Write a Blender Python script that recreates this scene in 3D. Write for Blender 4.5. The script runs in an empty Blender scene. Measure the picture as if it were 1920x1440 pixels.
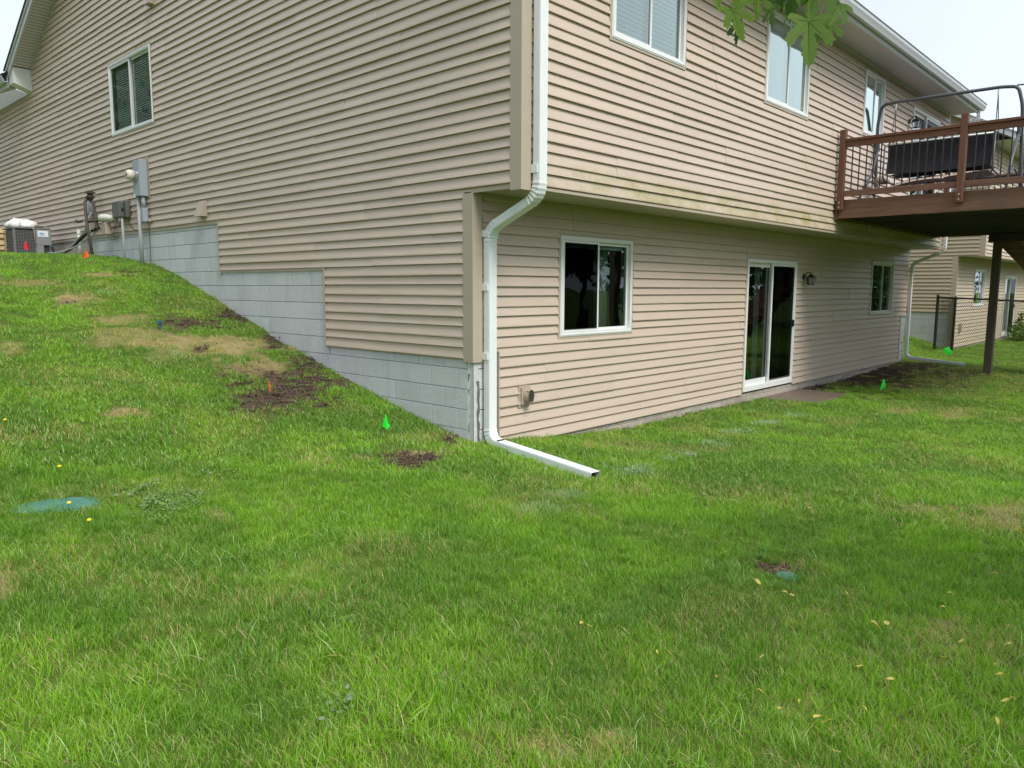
import bpy, bmesh, math, random
import numpy as np
from mathutils import Vector, Matrix
R = math.radians
random.seed(7)
rng = np.random.default_rng(11)
SC = bpy.context.scene
COL = SC.collection

# ------------------------------------------------------------------ camera
CAM = Vector((-5.0848, -5.2660, 0.6692))
YAW, PITCH, ROLL = R(46.971), R(7.200), R(0.176)
cd = bpy.data.cameras.new('camera')
cam = bpy.data.objects.new('camera', cd)
COL.objects.link(cam)
fw = Vector((math.sin(YAW)*math.cos(PITCH), math.cos(YAW)*math.cos(PITCH), -math.sin(PITCH)))
rt = Vector((math.cos(YAW), -math.sin(YAW), 0))
up = rt.cross(fw)
r2 = math.cos(ROLL)*rt + math.sin(ROLL)*up
u2 = -math.sin(ROLL)*rt + math.cos(ROLL)*up
cam.matrix_world = Matrix(((r2.x, u2.x, -fw.x, CAM.x), (r2.y, u2.y, -fw.y, CAM.y), (r2.z, u2.z, -fw.z, CAM.z), (0, 0, 0, 1)))
cd.sensor_fit = 'HORIZONTAL'; cd.sensor_width = 36; cd.lens = 26.535
cd.clip_start = 0.05; cd.clip_end = 2000
SC.camera = cam

# ------------------------------------------------------------------ sky, sun, exposure
SUN_EL, SUN_AZ = 51, 191        # azimuth clockwise from +Y; the bright part of the cloud cover
w = bpy.data.worlds.new('World'); SC.world = w; w.use_nodes = True
nt = w.node_tree; nt.nodes.clear()
sky = nt.nodes.new('ShaderNodeTexSky'); sky.sky_type = 'NISHITA'; sky.sun_disc = False
sky.sun_elevation = R(SUN_EL); sky.sun_rotation = R(SUN_AZ)
sky.air_density = 1.0; sky.dust_density = 4.0; sky.ozone_density = 1.0; sky.altitude = 200
hs = nt.nodes.new('ShaderNodeHueSaturation'); hs.inputs['Saturation'].default_value = .32
nt.links.new(sky.outputs[0], hs.inputs['Color'])
# thin even cloud veil over the whole dome
veil = nt.nodes.new('ShaderNodeMixRGB'); veil.inputs[0].default_value = .62
veil.inputs[2].default_value = (9.1, 10.2, 11.7, 1)
nt.links.new(hs.outputs[0], veil.inputs[1])
tc = nt.nodes.new('ShaderNodeTexCoord'); nz = nt.nodes.new('ShaderNodeTexNoise')
nz.inputs['Scale'].default_value = 1.6; nz.inputs['Detail'].default_value = 4
nt.links.new(tc.outputs['Generated'], nz.inputs['Vector'])
mr = nt.nodes.new('ShaderNodeMapRange'); mr.inputs[1].default_value = .32; mr.inputs[2].default_value = .68; mr.inputs[3].default_value = .88; mr.inputs[4].default_value = 1.07
nt.links.new(nz.outputs['Fac'], mr.inputs[0])
mul = nt.nodes.new('ShaderNodeVectorMath'); mul.operation = 'SCALE'
nt.links.new(veil.outputs[0], mul.inputs[0]); nt.links.new(mr.outputs[0], mul.inputs['Scale'])
bg = nt.nodes.new('ShaderNodeBackground'); bg.inputs['Strength'].default_value = .0665
wo = nt.nodes.new('ShaderNodeOutputWorld')
nt.links.new(mul.outputs[0], bg.inputs['Color']); nt.links.new(bg.outputs[0], wo.inputs['Surface'])

sl = bpy.data.lights.new('sun', 'SUN'); sl.energy = 1.5; sl.angle = R(22); sl.color = (1, .955, .88)
so = bpy.data.objects.new('sun', sl); COL.objects.link(so)
dv = Vector((math.sin(R(SUN_AZ))*math.cos(R(SUN_EL)), math.cos(R(SUN_AZ))*math.cos(R(SUN_EL)), math.sin(R(SUN_EL))))
so.rotation_euler = dv.to_track_quat('Z', 'Y').to_euler(); so.location = (0, 0, 30)

SC.view_settings.view_transform = 'Standard'; SC.view_settings.look = 'None'
SC.view_settings.gamma = 1; SC.view_settings.exposure = 0.95
SC.view_settings.use_curve_mapping = False
SC.render.engine = 'CYCLES'
SC.cycles.max_bounces = 8; SC.cycles.diffuse_bounces = 3; SC.cycles.glossy_bounces = 3
SC.cycles.transparent_max_bounces = 12; SC.cycles.transmission_bounces = 4
SC.cycles.caustics_reflective = False; SC.cycles.caustics_refractive = False

# ------------------------------------------------------------------ helpers
class MB:
    """collects faces; build() links them as one mesh object"""
    def __init__(s): s.v = []; s.f = []
    def quad(s, a, b, c, d):
        n = len(s.v); s.v += [tuple(a), tuple(b), tuple(c), tuple(d)]; s.f.append((n, n+1, n+2, n+3))
    def poly(s, pts):
        n = len(s.v); s.v += [tuple(p) for p in pts]; s.f.append(tuple(range(n, n+len(pts))))
    def box(s, x0, x1, y0, y1, z0, z1):
        n = len(s.v)
        s.v += [(x0,y0,z0),(x1,y0,z0),(x1,y1,z0),(x0,y1,z0),(x0,y0,z1),(x1,y0,z1),(x1,y1,z1),(x0,y1,z1)]
        s.f += [tuple(n+i for i in q) for q in ((0,3,2,1),(4,5,6,7),(0,1,5,4),(1,2,6,5),(2,3,7,6),(3,0,4,7))]
    def beam(s, a, b, w, h, upv=(0,0,1)):
        a = Vector(a); b = Vector(b); d = (b-a).normalized(); upv = Vector(upv)
        if abs(d.dot(upv)) > .98: upv = Vector((1,0,0))
        sd = d.cross(upv).normalized()*w/2; uu = sd.cross(d).normalized()*h/2
        n = len(s.v)
        for p in (a, b):
            for q in (-sd-uu, sd-uu, sd+uu, -sd+uu): s.v.append(tuple(p+q))
        s.f += [tuple(n+i for i in q) for q in ((3,2,1,0),(4,5,6,7),(0,1,5,4),(1,2,6,5),(2,3,7,6),(3,0,4,7))]
    def tube(s, pts, r, seg=8, cap=True):
        pts = [Vector(p) for p in pts]; n0 = len(s.v); k = len(pts)
        prev = None
        for i, p in enumerate(pts):
            d = (pts[min(i+1, k-1)]-pts[max(i-1, 0)]).normalized()
            ref = prev if prev is not None else (Vector((0,0,1)) if abs(d.z) < .9 else Vector((1,0,0)))
            a = (ref-d*ref.dot(d)).normalized(); b = d.cross(a); prev = a
            rr = r[i] if isinstance(r, (list, tuple)) else r
            for j in range(seg):
                t = 2*math.pi*j/seg; s.v.append(tuple(p+rr*(math.cos(t)*a+math.sin(t)*b)))
        for i in range(k-1):
            for j in range(seg):
                s.f.append((n0+i*seg+j, n0+i*seg+(j+1)%seg, n0+(i+1)*seg+(j+1)%seg, n0+(i+1)*seg+j))
        if cap:
            s.f.append(tuple(n0+j for j in reversed(range(seg)))); s.f.append(tuple(n0+(k-1)*seg+j for j in range(seg)))
    def loft(s, rings, cap=True):
        n0 = len(s.v); m = len(rings[0])
        for r_ in rings: s.v += [tuple(p) for p in r_]
        for i in range(len(rings)-1):
            for j in range(m): s.f.append((n0+i*m+j, n0+i*m+(j+1)%m, n0+(i+1)*m+(j+1)%m, n0+(i+1)*m+j))
        if cap:
            s.f.append(tuple(n0+j for j in reversed(range(m)))); s.f.append(tuple(n0+(len(rings)-1)*m+j for j in range(m)))
    def disc_stack(s, c, axis, prof, seg=20):
        """lathe: prof = [(dist along axis, radius)]"""
        c = Vector(c); d = Vector(axis).normalized(); ref = Vector((0,0,1)) if abs(d.z) < .9 else Vector((1,0,0))
        a = d.cross(ref).normalized(); b = d.cross(a)
        s.loft([[c+d*h+r_*(math.cos(2*math.pi*j/seg)*a+math.sin(2*math.pi*j/seg)*b) for j in range(seg)] for h, r_ in prof])
    def mesh(s, name, mat, smooth=False):
        me = bpy.data.meshes.new(name); me.from_pydata(s.v, [], s.f)
        if mat: me.materials.append(mat)
        if smooth:
            me.polygons.foreach_set('use_smooth', [True]*len(me.polygons))
        me.update(); return me
    def build(s, name, mat, parent=None, smooth=False, bevel=0, fix=False):
        me = s.mesh(name, mat, smooth)
        if bevel or fix:
            bm = bmesh.new(); bm.from_mesh(me)
            if fix: bmesh.ops.recalc_face_normals(bm, faces=bm.faces)
            if bevel: bmesh.ops.bevel(bm, geom=bm.edges[:], offset=bevel, segments=1, affect='EDGES')
            bm.to_mesh(me); bm.free()
        return link(name, me, parent)
def link(name, me, parent=None):
    o = bpy.data.objects.new(name, me); COL.objects.link(o)
    if parent:
        o.parent = parent
        if parent.type == 'EMPTY' and not LOCAL[0]: o.matrix_parent_inverse = Matrix.Translation(-parent.location)
    return o
LOCAL = [False]      # True while a thing is modelled about its own base instead of in world coordinates
def tag(o, label=None, cat=None, group=None, kind=None):
    if label: o['label'] = label
    if cat: o['category'] = cat
    if group: o['group'] = group
    if kind: o['kind'] = kind
    return o
def thing(name, label, cat, loc=(0,0,0), group=None):
    o = bpy.data.objects.new(name, None); COL.objects.link(o); o.location = loc
    o.empty_display_size = .1
    return tag(o, label, cat, group)
def structure(o): o['kind'] = 'structure'; return o
def stuff(o): o['kind'] = 'stuff'; return o
def arc(pts, n=6, frac=.5):
    """round the inner corners of a polyline"""
    pts = [Vector(p) for p in pts]; out = [pts[0]]
    for i in range(1, len(pts)-1):
        a, b, c = pts[i-1], pts[i], pts[i+1]
        r_ = min((a-b).length, (c-b).length)*frac
        p0 = b+(a-b).normalized()*r_; p1 = b+(c-b).normalized()*r_
        for k in range(n+1):
            t = k/n; out.append(p0*(1-t)**2+b*2*t*(1-t)+p1*t*t)
    out.append(pts[-1]); return out

# ------------------------------------------------------------------ materials
def mat(name, col, rough=.6, spec=.4, metal=0, noise=None, bump=None, rnd=0, coord='pos'):
    """noise = [(scale xyz, strength, colour, lo, hi)], bump = [(scale xyz, dist)]"""
    m = bpy.data.materials.new(name); m.use_nodes = True; n = m.node_tree; L = n.links
    b = n.nodes['Principled BSDF']; b.inputs['Roughness'].default_value = rough
    b.inputs['Specular IOR Level'].default_value = spec; b.inputs['Metallic'].default_value = metal
    g = n.nodes.new('ShaderNodeNewGeometry').outputs['Position'] if coord == 'pos' else n.nodes.new('ShaderNodeTexCoord').outputs['Object']
    rgb = n.nodes.new('ShaderNodeRGB'); rgb.outputs[0].default_value = (*col, 1); cur = rgb.outputs[0]
    def noisef(sc, det=5):
        mp = n.nodes.new('ShaderNodeMapping'); mp.inputs['Scale'].default_value = sc; L.new(g, mp.inputs['Vector'])
        t = n.nodes.new('ShaderNodeTexNoise'); t.inputs['Scale'].default_value = 1; t.inputs['Detail'].default_value = det
        t.inputs['Roughness'].default_value = .6
        L.new(mp.outputs[0], t.inputs['Vector']); return t.outputs['Fac']
    for sc, st, c2, lo, hi in (noise or []):
        mr = n.nodes.new('ShaderNodeMapRange'); mr.inputs[1].default_value = lo; mr.inputs[2].default_value = hi
        mr.inputs[3].default_value = 0; mr.inputs[4].default_value = st
        L.new(noisef(sc), mr.inputs[0])
        mx = n.nodes.new('ShaderNodeMixRGB'); L.new(mr.outputs[0], mx.inputs[0]); L.new(cur, mx.inputs[1])
        mx.inputs[2].default_value = (*c2, 1); cur = mx.outputs[0]
    if rnd:
        oi = n.nodes.new('ShaderNodeObjectInfo'); mr = n.nodes.new('ShaderNodeMapRange')
        mr.inputs[3].default_value = 1-rnd; mr.inputs[4].default_value = 1+rnd; L.new(oi.outputs['Random'], mr.inputs[0])
        vm = n.nodes.new('ShaderNodeVectorMath'); vm.operation = 'SCALE'; L.new(cur, vm.inputs[0]); L.new(mr.outputs[0], vm.inputs['Scale'])
        cur = vm.outputs[0]
    L.new(cur, b.inputs['Base Color'])
    last = None
    for sc, dist in (bump or []):
        bp = n.nodes.new('ShaderNodeBump'); bp.inputs['Strength'].default_value = 1; bp.inputs['Distance'].default_value = dist
        L.new(noisef(sc, 4), bp.inputs['Height'])
        if last: L.new(last, bp.inputs['Normal'])
        last = bp.outputs[0]
    if last: L.new(last, b.inputs['Normal'])
    m['_c'] = 0
    return m

def siding_mat(name, col, stain=True):
    m = mat(name, col, rough=.42, spec=.45, rnd=.035,
        noise=[((.35,.35,.5), .35, tuple(c*.90 for c in col), .35, .75),
               ((.6,.6,9), .35, tuple(min(1,c*1.10) for c in col), .45, .8),
               ((9,9,1.2), .25, tuple(c*.84 for c in col), .58, .85)],
        bump=[((1.6,1.6,90), .0012), ((1.3,1.3,4), .010)])
    if stain:
        n = m.node_tree; L = n.links; b = n.nodes['Principled BSDF']
        src = b.inputs['Base Color'].links[0].from_socket
        g = n.nodes.new('ShaderNodeNewGeometry'); sx = n.nodes.new('ShaderNodeSeparateXYZ'); L.new(g.outputs['Position'], sx.inputs[0])
        # green algae film on the lowest courses of the jutting upper storey, thinning upwards
        def band(a, b_, c, d):
            t1 = n.nodes.new('ShaderNodeMapRange'); t1.interpolation_type = 'SMOOTHSTEP'
            t1.inputs[1].default_value = a; t1.inputs[2].default_value = b_; L.new(sx.outputs['Z'], t1.inputs[0])
            t2 = n.nodes.new('ShaderNodeMapRange'); t2.interpolation_type = 'SMOOTHSTEP'
            t2.inputs[1].default_value = c; t2.inputs[2].default_value = d; t2.inputs[3].default_value = 1; t2.inputs[4].default_value = 0
            L.new(sx.outputs['Z'], t2.inputs[0])
            mm = n.nodes.new('ShaderNodeMath'); mm.operation = 'MULTIPLY'; L.new(t1.outputs[0], mm.inputs[0]); L.new(t2.outputs[0], mm.inputs[1])
            return mm.outputs[0]
        def nz(sc, lo, hi, st):
            mp = n.nodes.new('ShaderNodeMapping'); mp.inputs['Scale'].default_value = sc; L.new(g.outputs['Position'], mp.inputs['Vector'])
            t = n.nodes.new('ShaderNodeTexNoise'); t.inputs['Scale'].default_value = 1; t.inputs['Detail'].default_value = 6; t.inputs['Roughness'].default_value = .7
            L.new(mp.outputs[0], t.inputs['Vector'])
            mr = n.nodes.new('ShaderNodeMapRange'); mr.inputs[1].default_value = lo; mr.inputs[2].default_value = hi; mr.inputs[4].default_value = st
            L.new(t.outputs['Fac'], mr.inputs[0]); return mr.outputs[0]
        # only outside the overhang line
        fy = n.nodes.new('ShaderNodeMath'); fy.operation = 'LESS_THAN'; fy.inputs[1].default_value = -.55; L.new(sx.outputs['Y'], fy.inputs[0])
        def mulm(a, b_):
            mm = n.nodes.new('ShaderNodeMath'); mm.operation = 'MULTIPLY'; L.new(a, mm.inputs[0]); L.new(b_, mm.inputs[1]); return mm.outputs[0]
        for bnd, nn, cc in ((band(1.55,1.62,1.74,1.92), nz((3.2,1,5), .38, .66, .80), (.36,.34,.13)),
                            (band(1.7,1.9,2.6,3.3), nz((2.2,1,1.1), .52, .78, .38), (.44,.39,.24))):
            f = mulm(mulm(bnd, nn), fy.outputs[0])
            mx = n.nodes.new('ShaderNodeMixRGB'); L.new(f, mx.inputs[0]); L.new(src, mx.inputs[1]); mx.inputs[2].default_value = (*cc, 1); src = mx.outputs[0]
        L.new(src, b.inputs['Base Color'])
    return m

TAN = (.592, .480, .390)
M = {}
M['siding'] = siding_mat('vinyl_siding', TAN)
M['siding_far'] = siding_mat('vinyl_siding_weathered', (.56,.46,.34), stain=False)
M['trim'] = mat('vinyl_trim', (.475,.405,.315), .45, .4, noise=[((1,1,6),.3,(.36,.30,.235),.4,.8)], bump=[((60,60,2),.0006)])
M['sheath'] = mat('dark_gap', (.03,.027,.025), .9, .1)
M['white'] = mat('white_vinyl', (.80,.81,.80), .35, .5, noise=[((5,5,5),.3,(.68,.69,.67),.5,.85)])
M['whitemetal'] = mat('white_painted_aluminium', (.82,.85,.86), .3, .5, noise=[((2,2,3),.35,(.68,.71,.71),.5,.8),((40,40,5),.5,(.50,.49,.44),.62,.8),((4,4,1.2),.35,(.60,.60,.55),.58,.75)], bump=[((7,7,4),.004)])
M['soffit'] = mat('soffit_vinyl', (.50,.46,.37), .5, .3)
M['soffitgrey'] = mat('soffit_grey', (.66,.62,.69), .5, .3)
M['fascia'] = mat('fascia_metal', (.62,.64,.67), .35, .5)
M['block'] = mat('painted_concrete_block', (.60,.61,.625), .85, .2, rnd=.05,
    noise=[((1.5,1.5,1.5),.5,(.64,.66,.685),.45,.75),((7,7,1.2),.5,(.45,.46,.475),.50,.8),((3,3,2.2),.85,(.78,.79,.80),.68,.76)],
    bump=[((70,70,70),.006),((9,9,9),.006)])
M['blockraw'] = mat('bare_concrete_block', (.46,.42,.36), .9, .2, rnd=.12, noise=[((4,4,4),.6,(.26,.22,.175),.4,.7),((20,20,20),.4,(.34,.31,.27),.55,.8)], bump=[((60,60,60),.004)])
M['mortar'] = mat('mortar', (.30,.32,.35), .9, .15, noise=[((6,6,6),.5,(.22,.23,.25),.4,.7)])
M['mortarraw'] = mat('mortar_pale', (.46,.43,.38), .9, .15, noise=[((6,6,6),.6,(.28,.26,.22),.4,.7)])
M['peel'] = mat('peeling_paint', (.78,.79,.80), .8, .2, noise=[((22,22,14),1,(.20,.19,.19),.52,.58)], bump=[((40,40,40),.004)])
M['stain'] = mat('damp_stain', (.145,.14,.14), .9, .2, noise=[((30,30,12),.8,(.26,.27,.30),.55,.7)])
M['roof'] = mat('asphalt_shingle', (.09,.085,.08), .9, .1, noise=[((30,30,30),.5,(.16,.15,.14),.45,.7)])
M['concrete'] = mat('wet_concrete', (.165,.125,.095), .42, .45, noise=[((2,2,2),.6,(.22,.175,.135),.45,.7),((25,25,25),.4,(.08,.07,.06),.5,.8)], bump=[((50,50,50),.002)])
M['galv'] = mat('grey_painted_steel', (.37,.42,.47), .4, .5, noise=[((6,6,6),.3,(.30,.34,.38),.5,.8)])
M['galvpipe'] = mat('grey_conduit', (.42,.43,.44), .5, .4, noise=[((8,8,3),.4,(.30,.31,.31),.45,.75)])
M['darkgrey'] = mat('dark_grey_plastic', (.13,.135,.125), .55, .4, noise=[((6,6,6),.4,(.19,.19,.17),.5,.8)])
M['iron'] = mat('brown_iron_pipe', (.075,.058,.05), .6, .4, noise=[((20,20,20),.5,(.14,.10,.08),.5,.8)])
M['beige'] = mat('beige_vent_plastic', (.45,.37,.30), .5, .4)
M['cream'] = mat('cream_cast_metal', (.74,.72,.64), .5, .4, noise=[((20,20,20),.4,(.5,.46,.38),.55,.8)])
M['black'] = mat('black_metal', (.018,.018,.02), .42, .5)
M['acgrey'] = mat('ac_grey_paint', (.17,.175,.18), .45, .4)
M['acpanel'] = mat('ac_panel_paint', (.27,.275,.285), .4, .4)
M['acdark'] = mat('ac_coil_dark', (.045,.045,.045), .7, .3)
M['paper'] = mat('white_label', (.82,.83,.84), .6, .3)
M['blue'] = mat('blue_print', (.18,.45,.72), .6, .3)
M['bag'] = mat('white_plastic_bag', (.82,.82,.80), .45, .4, noise=[((12,12,12),.4,(.55,.55,.53),.55,.8)], bump=[((14,14,14),.02)])
M['pine'] = mat('pale_pine', (.66,.50,.28), .7, .25, rnd=.1, noise=[((6,20,20),.5,(.50,.34,.17),.45,.75)])
def wood(name, a, b_, c, sc):
    return mat(name, a, .72, .25, rnd=.10, noise=[(sc,.75,b_,.38,.68),(tuple(s*2.3 for s in sc),.55,c,.52,.75),((.9,.9,.9),.35,(.16,.135,.115),.55,.8)], bump=[(tuple(s*2.3 for s in sc),.003)])
M['rail'] = wood('stained_cedar_y', (.185,.088,.058), (.13,.06,.042), (.25,.135,.09), (30,1.6,30))
M['post'] = wood('stained_cedar_z', (.185,.088,.058), (.13,.06,.042), (.25,.135,.09), (30,30,1.6))
M['rim'] = wood('weathered_rim_board', (.235,.125,.088), (.115,.066,.050), (.29,.20,.145), (20,1.3,22))
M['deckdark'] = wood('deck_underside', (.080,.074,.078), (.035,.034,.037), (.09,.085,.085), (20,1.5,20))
M['deckpost'] = wood('grey_brown_post', (.125,.105,.085), (.085,.07,.055), (.18,.155,.125), (26,26,1.3))
M['mesh_fabric'] = mat('black_mesh_fabric', (.022,.022,.028), .75, .25, noise=[((40,6,6),.5,(.05,.05,.06),.5,.7)])
M['cushion'] = mat('faded_pink_tan_cushion', (.52,.40,.35), .85, .15, noise=[((5,5,5),.4,(.40,.31,.27),.45,.7)])
M['swing'] = mat('dark_grey_tube', (.10,.105,.12), .4, .45)
M['chrome'] = mat('bright_steel', (.7,.72,.74), .25, .5, metal=1)
M['teal'] = mat('faded_green_plastic_lid', (.065,.20,.155), .55, .4, noise=[((9,9,9),.5,(.15,.31,.26),.45,.7),((30,30,30),.4,(.05,.16,.12),.6,.75)])
M['fencewire'] = mat('black_coated_wire', (.012,.012,.014), .45, .4)
M['tarp'] = mat('dark_grey_board', (.15,.16,.19), .8, .2)
def plain(name, c, r_=.5): return mat(name, c, r_, .4)
M['orange'] = plain('orange_flag', (.95,.13,.02)); M['green'] = plain('green_flag', (.02,.85,.05)); M['red'] = plain('red_flag', (.62,.01,.02))
M['bluep'] = plain('blue_post', (.02,.10,.30))
def glass(name, tint, refl=1.0, k=1.5, rc=(.93,.98,.96)):
    m = bpy.data.materials.new(name); m.use_nodes = True; n = m.node_tree; n.nodes.clear(); L = n.links
    fr = n.nodes.new('ShaderNodeFresnel'); fr.inputs['IOR'].default_value = k
    mm = n.nodes.new('ShaderNodeMath'); mm.operation = 'MULTIPLY'; mm.use_clamp = True; mm.inputs[1].default_value = refl; L.new(fr.outputs[0], mm.inputs[0])
    t = n.nodes.new('ShaderNodeBsdfTransparent'); t.inputs[0].default_value = (*tint, 1)
    g = n.nodes.new('ShaderNodeBsdfGlossy'); g.inputs['Roughness'].default_value = .005; g.inputs[0].default_value = (*rc,1)
    gg = n.nodes.new('ShaderNodeNewGeometry'); nz = n.nodes.new('ShaderNodeTexNoise'); nz.inputs['Scale'].default_value = 2.2; nz.inputs['Detail'].default_value = 1
    L.new(gg.outputs['Position'], nz.inputs['Vector'])
    bp = n.nodes.new('ShaderNodeBump'); bp.inputs['Distance'].default_value = .004; bp.inputs['Strength'].default_value = .6
    L.new(nz.outputs['Fac'], bp.inputs['Height']); L.new(bp.outputs[0], g.inputs['Normal'])
    x = n.nodes.new('ShaderNodeMixShader'); L.new(mm.outputs[0], x.inputs[0]); L.new(t.outputs[0], x.inputs[1]); L.new(g.outputs[0], x.inputs[2])
    o = n.nodes.new('ShaderNodeOutputMaterial'); L.new(x.outputs[0], o.inputs[0]); return m
M['glass'] = glass('window_glass', (.70,.86,.80), 1.9)
M['glassup'] = glass('window_glass_clear', (.90,1,.98), 4.2, rc=(.88,1,.93))
M['glassmid'] = glass('window_glass_mid', (.94,1,.97), 1.6)
M['blind'] = mat('white_blind', (.80,.86,.84), .6, .2)
M['blindup'] = mat('white_blind_slat', (.84,.93,.92), .6, .2)
M['room'] = mat('dark_room', (.045,.05,.048), .9, .1)
M['curtain'] = mat('grey_curtain', (.30,.33,.32), .9, .1)
M['screen'] = glass('insect_screen', (.28,.30,.30), .25)
M['lampglass'] = glass('lamp_glass', (.75,.75,.78), 1.2)
def leafy(name, cols, trans=.35, rough=.5):
    m = bpy.data.materials.new(name); m.use_nodes = True; n = m.node_tree; L = n.links; b = n.nodes['Principled BSDF']
    g = n.nodes.new('ShaderNodeNewGeometry'); rp = n.nodes.new('ShaderNodeValToRGB'); rp.color_ramp.interpolation = 'LINEAR'
    oi = n.nodes.new('ShaderNodeObjectInfo')
    ad = n.nodes.new('ShaderNodeMath'); ad.operation = 'ADD'; L.new(g.outputs['Random Per Island'], ad.inputs[0]); L.new(oi.outputs['Random'], ad.inputs[1])
    fr = n.nodes.new('ShaderNodeMath'); fr.operation = 'FRACT'; L.new(ad.outputs[0], fr.inputs[0]); L.new(fr.outputs[0], rp.inputs[0])
    els = rp.color_ramp.elements
    els[0].color = (*cols[0], 1); els[-1].color = (*cols[-1], 1)
    for i, c in enumerate(cols[1:-1]): e = els.new((i+1)/(len(cols)-1)); e.color = (*c, 1)
    L.new(rp.outputs[0], b.inputs['Base Color']); b.inputs['Roughness'].default_value = rough; b.inputs['Specular IOR Level'].default_value = .22
    tr = n.nodes.new('ShaderNodeBsdfTranslucent'); sc = n.nodes.new('ShaderNodeVectorMath'); sc.operation = 'MULTIPLY'
    L.new(rp.outputs[0], sc.inputs[0]); sc.inputs[1].default_value = (1.5,1.6,.8); L.new(sc.outputs[0], tr.inputs[0])
    x = n.nodes.new('ShaderNodeMixShader'); x.inputs[0].default_value = trans
    L.new(b.outputs[0], x.inputs[1]); L.new(tr.outputs[0], x.inputs[2]); L.new(x.outputs[0], n.nodes['Material Output'].inputs[0])
    return m
M['maple'] = leafy('maple_leaf', [(.055,.130,.010),(.110,.190,.016),(.045,.105,.016)], .3, .45)
M['crown'] = leafy('tree_leaves', [(.03,.07,.015),(.055,.11,.02),(.04,.09,.03)], .25)
M['bark'] = mat('grey_bark', (.12,.10,.085), .9, .15, noise=[((12,12,2),.6,(.07,.06,.05),.4,.7)], bump=[((25,25,5),.01)])
M['yleaf'] = leafy('yellow_leaf', [(.72,.55,.10),(.80,.66,.22),(.60,.42,.12)], .2)
M['dand'] = plain('dandelion_yellow', (.85,.62,.02))

# ------------------------------------------------------------------ ground
GY=np.array([-60,-12,-6,-3,-1.5,-.6,0,.7,1.6,2.5,3.65,5.15,6.8,7.9,9.2,10.5,12.5,40,400.])
GZ=np.array([-1.15,-1.12,-1.06,-1.03,-.99,-.91,-.84,-.735,-.49,-.28,.036,.454,.93,1.10,1.20,1.24,1.25,1.25,1.25])
def _g(y):
    # monotone-ish smoothing: average of shifted linear interpolations
    o=0
    for d,w in ((-.35,.2),(-.15,.2),(0,.2),(.15,.2),(.35,.2)): o=o+w*np.interp(y+d,GY,GZ)
    return o
RX=np.array([-400,0,.6,3,5.7,9.5,13.3,16.,18.3,30,400.])
RZ=np.array([-.9,-.9,-.95,-1.03,-1.05,-1.06,-.98,-.97,-.97,-1.0,-1.0])
def ss(a,b,x):
    t=np.clip((x-a)/(b-a),0,1); return t*t*(3-2*t)
def terrain(x,y):
    x=np.asarray(x,float); y=np.asarray(y,float)
    left=_g(y)+.05*np.clip(-x,0,6)*(1-ss(2.5,7,y))
    rear=np.interp(x,RX,RZ)-.07*ss(0,5,-y)-.05*ss(5,30,-y)
    t=ss(.1,1.6,x)*(1-ss(-.2,.8,y)*ss(12.,15.,x))
    z=left*(1-t)+rear*t
    z=z+.012*np.sin(x*1.7+np.sin(y*1.1)*1.3)*np.sin(y*1.9+.7)+.008*np.sin(x*3.9+1)*np.sin(y*3.3+x)
    return z

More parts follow.
